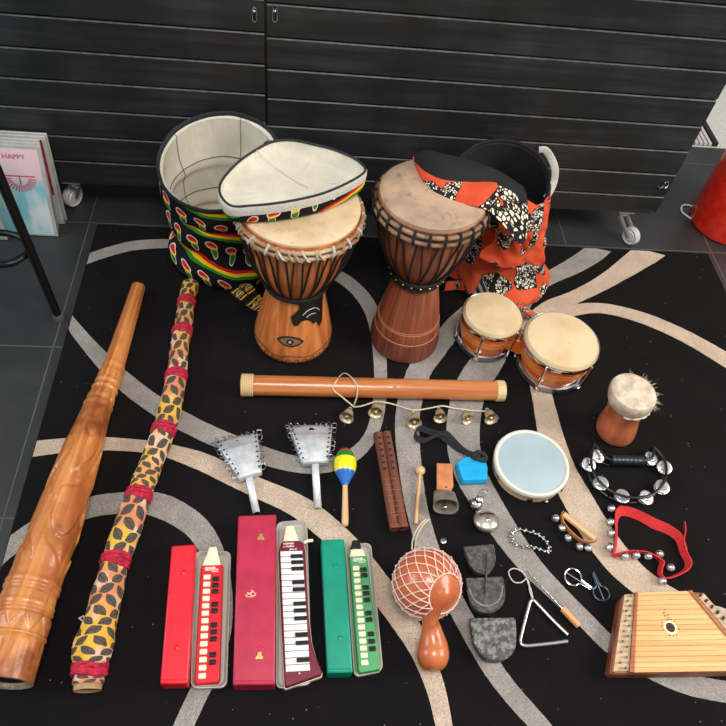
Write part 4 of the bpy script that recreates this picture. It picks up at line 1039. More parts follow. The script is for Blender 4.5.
c0_ = G(444, 493, RZ + .02); c1_ = G(445.5, 504, RZ + .040); ax = (c1_ - c0_).normalized(); w = ax.cross(V((0, 0, 1))).normalized(); u = w.cross(ax)
def ovring(c, rx, rz, n=40, p=2.6):
    out = []
    for k in range(n):
        a = 2 * pi * k / n; out.append(c + w * rx * math.copysign(abs(cos(a)) ** (2 / p), cos(a)) + u * rz * math.copysign(abs(sin(a)) ** (2 / p), sin(a)))
    return out
b = MB(); Lc = (c1_ - c0_).length + .012
lv = [(0, .029, .010), (.004, .0305, .0145), (.02, .0315, .020), (.035, .0330, .024), (Lc, .0350, .0265)]
rows = [ovring(c0_ + ax * a_ + V((0, 0, .001)), b_, c_) for a_, b_, c_ in lv]; b.cap(rows[0], 0, True); b.surf(rows, cj=True)
inn = [ovring(c0_ + ax * a_ + V((0, 0, .001)), b_ - .0025, c_ - .0025) for a_, b_, c_ in lv[::-1]]; b.surf([rows[-1]] + inn, cj=True, mi=0); b.cap(inn[-1], 1)
b.build('bell_body', [MT['bellmetal'], MT['hollow']], cbell); b = MB(); b.ball(c0_ + ax * (Lc - .006) - u * .006, .006, 12, 8); b.tube([c0_ + ax * .01, c0_ + ax * (Lc - .006) - u * .006], .0015, 6); b.build('clapper', MT['chrome'], cbell)

# ================================================================ TURQUOISE SHAKER
tq = thing('shaker', 'turquoise faceted block with a looped black strap', 'shaker', G(475, 472, RZ))
zt = RZ + .028; pl = [(457.5, 462.5), (465, 457.5), (475, 455.5), (484.5, 457.5), (487.5, 467), (487, 479), (463.5, 480), (460.5, 472)]
top = xy(pl, zt); cx = sum(p[0] for p in top) / 8; cy = sum(p[1] for p in top) / 8; bot = [(lerp(cx, p[0], 1.06), lerp(cy, p[1], 1.06)) for p in top]
MT['turq'] = plain('turquoise_plastic', (12, 168, 226), .4, 0, .06, .1, 40); MT['strap'] = plain('black_webbing', (30, 30, 33), .75, 0, .25, .4, 260)
b = MB(); b.prism(bot, RZ + .001, RZ + .016, top=[(lerp(cx, p[0], 1.08), lerp(cy, p[1], 1.08)) for p in top]); b.build('block', MT['turq'], tq, bevel=.002)
b = MB(); b.prism([(lerp(cx, p[0], 1.08), lerp(cy, p[1], 1.08)) for p in top], RZ + .016, zt, top=top); b.build('block_face', MT['turq'], tq, bevel=.0015)
b = MB()
pp = [(478, 460, .036), (470, 457, .034), (458, 452, .018), (447, 444, .016), (438, 437, .02), (428, 434, .026), (418, 431, .022), (414, 435, .016), (416, 441, .014), (424, 443, .02), (434, 438, .03), (444, 436, .03), (452, 443, .026), (462, 453, .028), (474, 459, .036), (483, 457, .036)]
P = cr([G(x, y, RZ + z - .008) for x, y, z in pp], 7); b.ribbon(P, lambda i: V((.006, .011, .0125)), .0024)
b.build('strap', MT['strap'], tq)
b = MB(); kp = G(479, 456, RZ + .034); b.tube(cr([kp + V((x, y, z)) for x, y, z in ((-.022, -.004, -.004), (-.008, .008, .006), (.008, .006, .008), (.02, -.004, 0), (.014, -.014, -.003), (-.004, -.010, .002), (-.018, -.006, 0))], 5), .0062, 10, flat=.7); b.build('strap_knot', MT['strap'], tq)

# ================================================================ ROUND BELLS
sv_ = thing('desk_bell', 'small shiny chrome bell with a wire ring on top', 'bell', G(476, 503, RZ)); c = G(475.5, 505, RZ)
b = MB(); b.lathe(dense([(.0195, .001), (.0205, .004), (.019, .010), (.013, .018), (.006, .022), (.0045, .026)], 4), c, 36); b.build('dome', MT['chrome'], sv_)
b = MB(); b.lathe(dense([(.0045, .024), (.010, .026), (.0115, .031), (.010, .037), (.004, .040)], 4), c + V((.004, .002, 0)), 24); b.ball(c + V((.012, -.004, .026)), .0045, 12, 8); b.build('knob', MT['chrome'], sv_)
b = MB(); tp = c + V((.014, .018, .034))
for k in range(3): b.tube([tp + V((.011 * cos(a) + k * .002, .008 * sin(a) + k * .003, .006 * sin(a + k))) for a in [2 * pi * q_ / 20 for q_ in range(20)]], .001, 6, closed=True)
b.build('wire_ring', MT['steel'], sv_)
c = G(485.8, 522, RZ + .020); br_ = thing('round_bell', 'round pale brass bell with a slot, lying on the grey stripe', 'bell', (c.x, c.y, RZ))
b = MB(); b.lathe([(.0350 * sin(pi * k / 20) , -.021 * cos(pi * k / 20) + .003 * sin(pi * k / 20) ** 8) for k in range(21)], c + V((0, 0, .003)), 44, V((-.05, .25, 1)), caps=False); b.build('bell_body', plain('pale_brass', (220, 214, 196), .3, .8, .12, .05, 40), br_)
b = MB(); b.tube([c + V((x * .021, .016 - .004 * x * x, .0225 - .002 * x * x)) for x in [-1 + k * .1 for k in range(21)]], .0022, 8, flat=.6); b.build('slot', MT['hollow'], br_)
b = MB(); b.lathe([(0, .0), (.006, 0), (.006, .002), (.003, .003), (.003, .004), (0, .0045)], c + V((0, -.002, .023)), 14); b.build('rivet', MT['steel'], br_)
b = MB(); c = G(443, 541.5, RZ); b.lathe([(.008, 0), (.009, .003), (.0085, .006), (.005, .0075), (.0048, .004), (0, .004)], c, 20); tag(b.build('washer', MT['steel'], loc=c), 'tiny round metal washer lying on the rug above the netted gourd', 'washer')

# ================================================================ IRON BELLS + ROD
m = M('grey_cast_iron', .62, .35); n1 = m.noise(60, 5, .7); n2 = m.voro(160); m.col(m.mix(n1.smooth(.35, .68), (56, 56, 56), (104, 104, 102))).bump(n1, .6, .004); MT['iron'] = m.mat
m = M('speckled_iron', .6, .35); n1 = m.noise(75, 5, .75); m.col(m.mix(n1.smooth(.42, .62), (72, 72, 72), (138, 138, 136))).bump(n1, .6, .004); MT['iron2'] = m.mat
def ibell(pts, z1, label, mat, arc=None):
    top = cr([V((p[0], p[1], 0)) for p in xy(pts, z1)], 5, closed=True) if False else None
    q_ = cr([V((p[0], p[1], 0)) for p in pts[1:] + pts[:1]], 4); pts = [pts[0]] + [(p.x, p.y) for p in q_[:-4]]
    T_ = xy(pts, z1); n = len(T_); cx = sum(p[0] for p in T_) / n; cy = sum(p[1] for p in T_) / n
    t = thing('iron_bell', label, 'bell', (cx, cy, RZ), 'flat iron bells')
    b = MB(); b.prism([(lerp(cx, p[0], .9), lerp(cy, p[1], .9) - .004) for p in T_], RZ + .001, z1, top=T_); o = b.build('bell_plate', mat, t, bevel=.003)
    b = MB(); b.tube([V((lerp(cx, p[0], 1.0), lerp(cy, p[1], 1.0), z1 - .002)) for p in T_[2:]], .0028, 7); b.build('rolled_edge', mat, t)
    if arc:
        b = MB(); Z = cr([V((p[0], p[1], 0)) for p in xy(arc, z1)], 8); P = []
        for i, p in enumerate(Z): d_ = V((p.x - cx, p.y - cy, 0)).normalized() * (.0022 if i % 2 else -.0022); P.append(V((p.x, p.y, z1 + .0006)) + d_)
        b.tube(P, .0009, 5); b.build('zigzag_mark', plain('pale_scratch', (190, 188, 182), .6), t)
    return t
def U(x0, y0, x1, y1, yb, xb, w=.7):
    """flat edge from (x0,y0) to (x1,y1), rounded bottom down to yb near xb"""
    return [(x0, y0), (x1, y1)]
ibell([(463, 546.3), (492.5, 543.5), (494.3, 551), (494.8, 559), (492.6, 567), (487, 573.5), (481, 572.5), (474, 569), (468.5, 560)], RZ + .03, 'uppermost flat iron bell, above the one with the zigzag mark', MT['iron'])
ibell([(465, 577.5), (502.5, 576), (504, 587), (504.2, 597), (501, 605), (495.5, 610), (487, 612), (478, 609.5), (472, 603), (467.5, 590)], RZ + .034, 'middle flat iron bell with a pale zigzag scratched near its edge', MT['iron'], [(469, 588), (473, 598), (480, 604), (488, 606), (496, 603), (501, 596), (502.5, 586)])
ibell([(469, 617.5), (514.3, 617), (515.3, 630), (515, 644), (511.5, 653), (505, 658), (496, 659), (486, 657), (479, 650), (473, 638)], RZ + .036, 'largest flat iron bell, speckled grey, below the other two', MT['iron2'])
b = MB(); p0, p1 = G(487.2, 553, RZ + .036), G(485.3, 594.5, RZ + .038); b.tube([p0, lerp(p0, p1, .5), p1], [.0022, .0032, .0022], 10); tag(b.build('iron_rod', MT['iron'], loc=p0), 'thin iron rod resting across the two smaller flat iron bells', 'rod')

# ================================================================ SHEKERE
bc_ = G(427, 583.5, RZ + .086); sk = thing('netted_gourd', 'orange gourd shaker in a pink and white bead net with a long neck', 'shaker', (bc_.x, bc_.y, RZ))
m = M('orange_gourd', .3); n1 = m.noise(7, 3); n2 = m.noise(18, 3); c = m.mix(n1.smooth(.3, .7), (178, 88, 46), (206, 118, 72)); m.col(m.mix(n2.smooth(.58, .75), c, (146, 72, 46))); m.coat(.35); MT['gourd'] = m.mat
nk = [(427, 583.5, .086, .078), (437, 589, .112, .050), (438, 595, .120, .037), (434, 605, .110, .0245), (430.5, 618, .086, .0195), (431.7, 631, .063, .026), (433, 646, .046, .0365), (433, 657, .041, .0385), (433, 667, .036, .029), (433, 672, .034, .012)]
b = MB(); K = [G(x, y, RZ + z) for x, y, z, r in nk]
b.ball(bc_, .083, 40, 26, ax=(K[2] - K[0]).normalized())
P = cr(K[1:], 8); rr_ = [q_.x for q_ in cr([V((k[3], 0, 0)) for k in nk[1:]], 8)]; rr_[-1] = .004
b.tube(P, rr_, 32); g_o = b.build('gourd', MT['gourd'], sk, ang=80)
rm = g_o.modifiers.new('remesh', 'REMESH'); rm.mode = 'VOXEL'; rm.voxel_size = .0035; rm.use_smooth_shade = True; sm = g_o.modifiers.new('smooth', 'SMOOTH'); sm.iterations = 6
MT['net'] = plain('pink_white_cord', (238, 206, 192), .8, 0, .12, .3, 90)
axn = (K[1] - K[0]).normalized(); e1 = (V((0, 1, 0)) - axn * axn.y).normalized(); e2 = axn.cross(e1)
nm, nl = 18, 9
def netp(i, j):
    th = .35 + i / (nl) * 2.16; a = 2 * pi * (j + .5 * (i % 2)) / nm
    r = .0865 + .002 * noise.noise(V((i, j, 3)))
    d = (axn * -cos(th) + (e1 * cos(a) + e2 * sin(a)) * sin(th))
    p = bc_ + d * r
    if i >= nl - 2: p = p + (e1 * cos(a) + e2 * sin(a)) * -.002
    if p.z < RZ + .003: p.z = RZ + .003
    return p
b = MB(); bb = MB()
for i in range(nl + 1):
    for j in range(nm):
        p = netp(i, j)
        bb.ball(p, .0036, 8, 5)
        if i < nl:
            for dj in ((0, -1) if i % 2 == 0 else (0, 1)):
                q_ = netp(i + 1, (j + dj) % nm); md = lerp(p, q_, .5); md = bc_ + (md - bc_).normalized() * max((md - bc_).length, .0855); md.z = max(md.z, RZ + .002); b.tube([p, md, q_], .0016, 6)
for i in (0, nl): b.tube([netp(i, j) for j in range(nm)], .002, 6, closed=True)
nt = b.build('bead_net', MT['net'], sk); bb.build('net_beads', [plain('pink_bead', (240, 186, 180), .3)], nt, kind='stuff')
b = MB()
for o__ in (0, 3.2): b.tube(cr([G(x + o__, y, RZ + z) for x, y, z in ((412, 549, .10), (412.5, 541, .06), (415, 533, .03), (420, 525, .012), (426, 519, .008))], 6), .0023, 7)
b.build('cord_loop', MT['cord'], sk)

# ================================================================ BELL BRACELET
lp = cr([G(x, y, RZ + .006) for x, y in ((512, 534), (518, 529.5), (527, 531), (537, 534), (544, 539), (549, 547), (547, 551.5), (540, 549), (532, 546.5), (523, 546), (514, 542))], 10, closed=True)
ba = thing('bell_bracelet', 'silver chain bracelet of tiny round bells near the white frame drum', 'bracelet', G(530, 541, RZ))
b = MB(); b.tube(lp, .0016, 6, closed=True); b.build('chain', MT['steel'], ba)
for k in range(38):
    p = lp[int(k * len(lp) / 38)]; b = MB(); d_ = (p - G(531, 540, RZ)); d_.z = 0; d_.normalize(); b.ball(V((p.x, p.y, RZ + .005)) + d_ * .0045 * (1 if k % 2 else -.4), .0038, 10, 7); b.build('tiny_bell', MT['steel'] if k % 3 else MT['nickel'], ba)

# ================================================================ HANDLE JINGLE
hj = thing('handle_bells', 'light wooden dowel handle with a tan strap of round silver bells', 'bells', G(577, 530, RZ))
p0, p1 = G(563.3, 514, RZ + .018), G(595, 539, RZ + .018); b = MB(); ax = (p1 - p0).normalized(); Ld = (p1 - p0).length
b.lathe([(.0, 0), (.0075, 0), (.0088, .0015), (.0088, Ld - .0015), (.0075, Ld), (0, Ld)], p0, 20, ax); b.build('dowel', MT['palewood'], hj)
P = cr([G(x, y, RZ + .004) for x, y in ((562, 513.5), (560, 517), (562, 524), (567, 531), (573, 537), (580, 542), (588, 543.5), (595, 542), (597, 540))], 6); b = MB(); b.ribbon(P, V((0, 0, .017)), .0022); b.build('strap', MT['leather'], hj)
def jbell(x, y, parent, r=.0105, mat=None):
    c = G(x, y, RZ + r + .001); b = MB(); a = random.uniform(0, pi); A3 = V((cos(a) * .5, sin(a) * .5, .8)).normalized()
    b.lathe([(r * sin(pi * k / 16) * (1.07 if k == 8 else 1), -r * cos(pi * k / 16)) for k in range(17)], c, 24, A3, caps=False)
    e = V((A3.y, -A3.x, 0)).normalized(); f_ = A3.cross(e)
    for q_ in (e, f_): b.tube([c + (A3 * cos(t) + q_ * sin(t)) * (r * 1.0) for t in [-.8 + .2 * k for k in range(9)]], .0011, 5, mi=1)
    return b.build('round_bell', [MT['nickel'], MT['hollow']], parent)
for x, y in ((555.5, 518), (562, 528), (568, 538), (579.6, 546.7), (588, 548)): jbell(x, y, hj)
b = MB(); c = G(546.3, 501.5, RZ + .006); b.ball(c, .0065, 14, 9, sq=.9); b.tube([c + V((.004 * cos(a), .009 + .004 * sin(a), .001)) for a in [2 * pi * k / 12 for k in range(12)]], .0012, 5, closed=True)
tag(b.build('loose_jingle', MT['steel'], loc=(c.x, c.y, RZ)), 'tiny loose silver bell on the rug at the edge of the frame drum', 'bell')

# ================================================================ RED BELL STRAP
MT['redfelt'] = plain('red_felt', (226, 50, 54), .85, 0, .15, .4, 200)
rb = thing('bell_strap', 'red felt strap curled into a loop with ten silver bells', 'bells', G(650, 540, RZ))
pp = [(613, 552, 0), (615.6, 543, 0), (615.6, 530, 0), (615.3, 516, 0), (617, 509, 0), (622, 506, 0), (636, 509, 0), (656, 518.5, 0), (672, 526, 0), (682.5, 535, 0), (686, 545, 0), (688, 553, 0), (692, 561, 0), (690, 568, 0), (683, 573, 0), (674, 577, 0), (667, 578, 0), (662.5, 575, 0), (662.5, 569, 0), (664.5, 562, 0), (660, 558, 0), (651, 553, 0), (643, 551, 0), (632, 550.5, 0), (622, 552, 0), (613, 554, 0)]
b = MB(); P = cr([G(x, y, RZ + .024) for x, y, _ in pp], 6); c_ = G(650, 540, RZ)
def rbw(i):
    d = V((P[i].x - c_.x, P[i].y - c_.y, 0)).normalized(); t = i / len(P); k = .6 + .5 * abs(sin(t * 7)); return d * (-.014 * k) + V((0, -.006 * k, -.023))
b.ribbon(P, rbw, .0026); b.build('felt_band', MT['redfelt'], rb)
b = MB(); P = cr([G(x, y, RZ + z) for x, y, z in ((685, 521, .03), (686, 530, .03), (684.5, 540, .028), (687, 553, .025))], 6); b.ribbon(P, V((.004, 0, -.018)), .0024); b.build('band_end', MT['redfelt'], rb)
for x, y in ((611.5, 508.5), (611, 522), (611.5, 533), (610, 547), (624.7, 556), (636, 555), (648, 556), (659.4, 553.8), (670.5, 567.5), (662.7, 581)): jbell(x, y, rb, .0112)

# ================================================================ CRESCENT TAMBOURINE
tm = thing('crescent_tambourine', 'black half moon tambourine with pairs of silver jingles', 'tambourine', G(627, 470, RZ))
zf = RZ + .036
arc = [(594.5, 443.5), (592, 452), (591.5, 463), (594, 473), (601, 483), (612, 491.5), (625, 496.5), (638, 497.5), (651, 495), (660, 488), (665.5, 478), (666, 465), (662, 455), (654, 446.5)]
hnd = [(594.5, 443.5), (600, 450), (606, 457.5), (613, 460.5)]; hn2 = [(654, 446.5), (653.5, 453), (651, 458.5), (643, 461)]
for nm_, dz in (('upper_frame', 0), ('lower_frame', -.030)):
    b = MB(); b.tube(cr([G(x, y, zf) + V((0, 0, dz)) for x, y in arc], 8), .0042, 10, flat=.8)
    for hh in (hnd, hn2): b.tube(cr([G(x, y, zf) + V((0, 0, dz)) for x, y in hh], 5), .004, 10)
    b.build(nm_, MT['blackplastic'], tm)
b = MB(); h0, h1 = G(611, 460, RZ + .024), G(645, 461, RZ + .024); b.tube([lerp(h0, h1, k / 40) for k in range(41)], .0155, 20, rf=lambda i, a: 1 + .06 * sin(i * 1.3)); b.build('grip', plain('dark_blue_black_grip', (24, 34, 46), .3), tm)
def jingle(x, y, r=.0215):
    c = G(x, y, zf - .018); b = MB()
    for z, s_ in ((.003, 1), (-.005, -1)):
        tl = V((random.uniform(-.2, .2), random.uniform(-.35, -.05), s_)).normalized()
        b.lathe([(.003, .0), (.007, .0035), (.010, .0036), (.013, .001), (r - .002, .0), (r, .0012), (r - .002, .0022), (.013, .0022), (.010, .0048), (.006, .0048), (.003, .002)], c + V((0, 0, z)), 28, tl, caps=False)
    b.tube([V((c.x, c.y, zf)), V((c.x, c.y, zf - .03))], .0022, 8); b.build('jingle_pair', MT['nickel'], tm)
for x, y in ((598, 456.5), (588.5, 465), (600.5, 483.5), (622, 496.5), (646, 498), (662, 487), (664, 468), (650.5, 459)): jingle(x, y)
b = MB()
for i in (0, 2, 5, 8, 10, 13): p = G(*arc[i], zf); b.tube([p, p - V((0, 0, .03))], .0038, 8)
b.build('post', MT['blackplastic'], tm)

# ================================================================ FRAME DRUM
fc = G(532, 462, RZ + .042); fd = thing('frame_drum', 'round frame drum with pale blue skin and pale wooden hoop', 'drum', (fc.x, fc.y, RZ))
m = M('pale_blue_skin', .35); n1 = m.noise(5, 3); m.col(m.mix(n1.smooth(.3, .7), (158, 178, 186), (174, 192, 198))); MT['bluesk'] = m.mat
c = V((fc.x, fc.y, RZ)); R_ = .1065
b = MB(); b.lathe([(R_ - .007, .0), (R_, .0), (R_ + .001, .038), (R_ - .007, .038), (R_ - .007, 0)], c, 72, caps=False); hp = b.build('wooden_hoop', wood('birch_hoop', (196, 156, 116), (222, 190, 152), .45, True, (4, 60, 1)), fd)
b = MB(); b.lathe([(R_ - .004, .036), (R_ + .004, .030), (R_ + .005, .038), (R_ + .002, .0435), (R_ - .003, .045), (R_ - .007, .0425), (R_ - .008, .039)], c, 72, caps=False); b.build('rim', plain('cream_rim', (222, 220, 206), .4), fd)
b = MB(); b.lathe([(0, .041), (R_ * .5, .0408), (R_ - .006, .0405)], c, 64, caps=False); b.build('drum_skin', MT['bluesk'], fd)
for k in range(6):
    a = -1.75 + k * pi / 3; d = V((cos(a), sin(a), 0)); b = MB(); b.box(c + d * (R_ + .004) + V((0, 0, .018)), (.006, .016, .012), a); b.tube([c + d * (R_ + .006) + V((0, 0, .02)), c + d * (R_ + .006) + V((0, 0, .036))], .0022, 8); b.build('lug', MT['chrome'], fd)

# ================================================================ TRIANGLE + BEATER
tr = thing('triangle', 'silver steel triangle with a white string loop', 'triangle', G(545, 625, RZ)); zt = RZ + .0055
P = [(567.7, 634.5), (555, 622.5), (537, 603.5), (534.5, 601), (532, 600.3), (530, 602), (528.5, 607), (524, 624), (520.8, 637), (520.2, 641), (521.5, 644.3), (525, 645.6), (530, 645.6), (548, 643.8), (567.5, 641.3)]
b = MB(); b.tube(cr([G(x, y, zt) for x, y in P], 5), .0046, 14); b.build('steel_rod', plain('bright_steel', (214, 214, 212), .25, .9), tr)
b = MB(); b.tube(cr([G(x, y, RZ + .003) for x, y in ((533, 602), (532, 598), (529.5, 590), (529, 584), (526.5, 579), (521, 582.5), (514, 582), (509.5, 576), (509, 571), (514, 568.5), (521, 571), (526, 577), (528, 583), (531, 590), (533, 599))], 6), .0018, 6); b.build('string_loop', MT['webbing'], tr)
bt = thing('triangle_beater', 'thin steel triangle beater with a light wooden handle', 'beater', G(550, 600, RZ)); b = MB()
b.tube([G(527.4, 570.5, RZ + .004), G(563.5, 610, RZ + .008)], .0024, 10); b.build('steel_rod', MT['chrome'], bt); b = MB(); b.tube([G(562.3, 608.5, RZ + .009), G(579, 626, RZ + .009)], .0085, 16); b.build('handle', wood('orange_pine', (212, 146, 92), (228, 172, 120), .45, True, (60, 4, 1)), bt, bevel=.001)

# ================================================================ JAW HARPS
def jharp(c, r, d_, label, mat):
    cc = G(*c, RZ + .004); tipp = G(*d_, RZ + .004); ax = (tipp - cc).normalized(); w = ax.cross(V((0, 0, 1))); Lh = (tipp - cc).length
    t = thing('jaw_harp', label, 'jaw harp', (cc.x, cc.y, RZ), 'jaw harps'); b = MB()
    for s_ in (-1, 1):
        pts = [cc - ax * r * cos(a) + w * s_ * r * 1.05 * sin(a) for a in [k * .26 for k in range(10)]] + [cc + ax * r * 1.05 + w * s_ * r * .28, cc + ax * Lh + w * s_ * .0035]
        b.tube(cr(pts, 4), .0026, 8)
    b.build('frame', mat, t); b = MB(); b.tube([cc - ax * r * .98 + V((0, 0, .001)), cc + ax * (Lh + .002) + V((0, 0, .001)), cc + ax * (Lh + .003) + V((0, 0, .007))], .0013, 6); b.build('reed', MT['steel'], t)
jharp((573, 577), .0225, (591, 588.5), 'silver jaw harp, frame open towards the blue one', MT['chrome'])
jharp((601, 593), .0205, (593.5, 573.5), 'dark blue steel jaw harp between the silver one and the zither', plain('blued_steel', (58, 78, 98), .35, .8))

# ================================================================ MELODICAS AND CASES
def quadp(q, z): return [G(x, y, z) for x, y in q]
def case(lidq, trayq, mat, label, extra, hl):
    zl = RZ + hl; L4 = quadp(lidq, zl)     # TL TR BR BL
    c = sum(L4, V((0, 0, 0))) / 4
    t = thing('instrument_case', label, 'case', (c.x, c.y, RZ), 'open instrument cases')
    b = MB(); b.prism([(p.x, p.y) for p in L4], RZ + .001, zl); b.build('lid', mat, t, bevel=.004)
    T4 = quadp(trayq, RZ + .014)
    # rounded tray with a raised lip
    def rnd(P, r, n=6):
        out = []
        for i in range(4):
            p, a_, c_ = P[i], P[i - 1], P[(i + 1) % 4]; u_ = (a_ - p).normalized() * r; v_ = (c_ - p).normalized() * r
            for k in range(n + 1):
                s_ = k / n; out.append(p + u_ * (1 - s_) ** 2 + v_ * s_ ** 2)
        return out
    O = rnd(T4, .018); cc = sum(O, V((0, 0, 0))) / len(O)
    def ins(P, d, z): return [V((p.x - (p.x - cc.x) / max(abs(T4[1].x - T4[0].x) / 2, .01) * d, p.y - (p.y - cc.y) / max(abs(T4[0].y - T4[3].y) / 2, .01) * d, z)) for p in P]
    b = MB(); b.surf([ins(O, .004, RZ + .001), ins(O, 0, RZ + .004), ins(O, 0, RZ + .014), ins(O, .0022, RZ + .0145), ins(O, .004, RZ + .012), ins(O, .008, RZ + .005)], cj=True, flip=True)
    b.cap(ins(O, .008, RZ + .005)); b.cap(ins(O, .004, RZ + .001), 0)
    b.build('tray', MT['tray'], t)
    extra(t, L4, zl)
    return t
m = M('frosted_grey_plastic', .35); m.col((176, 173, 164)); MT['tray'] = m.mat
def studs(pts, mat, z):
    def f(t, L4, zl):
        for x, y in pts:
            c = G(x, y, zl); b = MB(); b.lathe([(0, .0022), (.003, .002), (.0045, .0008), (.005, .0018), (.0062, .0016), (.007, 0)], c, 18, caps=False); b.build('stud', mat, t)
        p0, p1 = L4[0], L4[3]
        b = MB(); e0, e1 = L4[3], L4[2]; u_ = (L4[0] - L4[3]).normalized()
        b.tube([lerp(e0, e1, .03) + u_ * .008, lerp(e0, e1, .97) + u_ * .008], .0012, 6); b.build('moulded_ridge', mat, t)
    return f
MT['caseR'] = plain('bright_red_plastic', (222, 34, 52), .32, 0, .05, .05, 20); MT['caseP'] = plain('raspberry_plastic', (186, 40, 72), .34, 0, .08, .06, 20); MT['caseG'] = plain('teal_green_plastic', (0, 146, 118), .32, 0, .06, .06, 20)
HL = .048
case([(171.5, 545.5), (195.8, 544), (188, 683.5), (159.8, 684)], [(195, 551), (231, 551), (227, 687.5), (190.5, 688.5)], MT['caseR'], 'bright red plastic case, open, holding the red button melodica', studs([(183.7, 572.5), (177, 647.5)], MT['caseR'], 0), HL)
def pinkx(t, L4, zl):
    for x, y in ((261, 537), (259.5, 656)):
        c = G(x, y, zl); b = MB(); s_ = .0085
        b.prism([(c.x - s_, c.y - .008), (c.x + s_, c.y - .008), (c.x + s_, c.y - .001), (c.x + s_ * .6, c.y + .001), (c.x + s_ * .6, c.y + .009), (c.x - s_ * .6, c.y + .009), (c.x - s_ * .6, c.y + .001), (c.x - s_, c.y - .001)], zl - .0005, zl + .0025); b.build('clasp', MT['gold'], t, bevel=.0008)
        b = MB(); b.tube([c + V((.010 * cos(a), .010 * sin(a) + .012, 0)) for a in [pi * k / 10 for k in range(11)]], .0012, 6); b.build('moulded_arc', MT['caseP'], t)
    c = G(250.5, 594, zl + .0005); b = MB()
    for P in (((-.012, -.004), (-.004, .001), (.006, .006), (.009, .004)), ((-.009, .004), (-.002, .0), (.004, -.004), (.010, -.003)), ((.004, .006), (.011, .002), (.012, -.002), (.006, -.006), (-.004, -.007), (-.010, -.006)), ((.0, .008), (.006, .009)), ((-.004, -.001), (.003, .003))):
        b.tube(cr([c + V((x, y, 0)) for x, y in P], 4), .0011, 5)
    b.build('emblem', plain('pale_gold_print', (244, 198, 164), .5), t)
    b = MB(); e0, e1 = L4[3], L4[2]; u_ = (L4[0] - L4[3]).normalized(); b.tube([lerp(e0, e1, .03) + u_ * .008, lerp(e0, e1, .97) + u_ * .008], .0012, 6); b.build('moulded_ridge', MT['caseP'], t)
case([(238, 515.5), (276.3, 514), (275, 684.5), (232.7, 685)], [(276.5, 522), (307, 519.5), (312, 684), (275.8, 689)], MT['caseP'], 'raspberry pink plastic case with gold clasps, open beside the maroon melodica', pinkx, .054)
case([(321, 539.5), (344.3, 538.5), (353, 672.5), (327.5, 673)], [(345, 545), (371, 542.5), (383.3, 671), (354, 677.5)], MT['caseG'], 'teal green plastic case, open, holding the green button melodica', studs([(335.8, 566), (340.5, 638)], MT['caseG'], 0), HL)
MT['ivory'] = plain('ivory_plastic', (236, 230, 196), .35); MT['keywhite'] = plain('white_keys', (238, 238, 238), .2); MT['keyblack'] = plain('black_keys', (22, 22, 22), .25)
MT['print'] = plain('white_print', (240, 226, 220), .5)
def bfun(q, z):
    P = quadp(q, z)
    return lambda u, v: lerp(lerp(P[0], P[1], u), lerp(P[3], P[2], u), v)
def melodica(body, mouth, mat, side, label, wk, bk, xw, xb, mcols, words, group='melodicas'):
    zt = RZ + .032; f = bfun(body, zt); c = f(.5, .5)
    t = thing('melodica', label, 'melodica', (c.x, c.y, RZ), group)
    P = [f(0.03, -.0), f(.97, 0), f(1, .012), f(1, .97), f(.93, 1), f(.07, 1), f(0, .97), f(0, .012)]; poly = [(p.x, p.y) for p in P]
    cx = c.x; cy = c.y; wide = [(p[0] + (.003 if p[0] > cx else -.003), p[1] + (.002 if p[1] > cy else -.002)) for p in poly]
    b = MB(); b.prism(wide, RZ + .006, RZ + .018, top=wide); b.build('lower_shell', side, t, bevel=.002)
    b = MB(); b.prism(wide, RZ + .018, zt, top=poly); b.build('body', mat, t, bevel=.002)
    for k, (mq, mc) in enumerate(zip(mouth, mcols)):
        q_ = xy(mq, RZ + .026); b = MB(); b.prism(q_, RZ + .010, RZ + .027 + .001 * k); b.build('mouthpiece', mc, t, bevel=.003)
    for v in wk:
        p = f(xw, v); b = MB(); d_ = (f(.5, v + .02) - f(.5, v)).normalized(); b.box(p + V((0, 0, .002)), (.0175, .0125, .008), atan2(d_.x, -d_.y) * -1 * -1 if False else atan2(d_.y, d_.x) + pi / 2); b.build('white_button', MT['ivory'], t, bevel=.0022)
    for v in bk:
        p = f(xb, v); b = MB(); d_ = (f(.5, v + .02) - f(.5, v)).normalized(); b.box(p + V((0, 0, .002)), (.0165, .011, .007), atan2(d_.y, d_.x) + pi / 2); b.build('black_button', MT['keyblack'], t, bevel=.0022)
    if words:
        xd = f(1, .03) - f(0, .03); yd = f(.5, 0) - f(.5, .1)
        text('lettering', words[0], .0062, f(.17, .034) + V((0, 0, .0003)), xd, yd, MT['print'], t, .0003, .0003)
        text('lettering', words[1], .0066, f(.17, .052) + V((0, 0, .0003)), xd, yd, MT['print'], t, .0003, .0002)
        text('lettering', words[2], .0048, f(.52, .067) + V((0, 0, .0003)), xd, yd, MT['print'], t, .0003, .0001)
    return t, f
def yv(ys, a, b_): return [(y - a) / (b_ - a) for y in ys]
wy = [283, 309, 335, 358, 385, 411, 436, 463, 490, 516, 542, 566, 592, 618, 643][:14]
wy = [282 + (638 - 282) * k / 13 for k in range(14)]
s3 = lambda y: 500 + y / 3.63
melodica([(201.5, 565.5), (222.5, 564.5), (219, 682), (194.5, 684)], [[(209, 547), (216.6, 546.5), (218.6, 556), (206, 556.5)], [(205.3, 556), (219, 555.3), (221, 566), (202, 566.5)]], plain('red_melodica_shell', (216, 24, 44), .3), MT['ivory'],
         'red melodica with cream buttons, lying in the tray of the red case', [(s3(y + 3) - 565) / 118 for y in wy], [(s3(y) - 565) / 118 for y in (293, 317, 341, 390, 414, 466, 491, 516, 571, 597)], .30, .70, (MT['ivory'], MT['ivory']), ('HOHNER', 'MELODICA', 'soprano'))
s4 = lambda y: 520 + y / 4.27
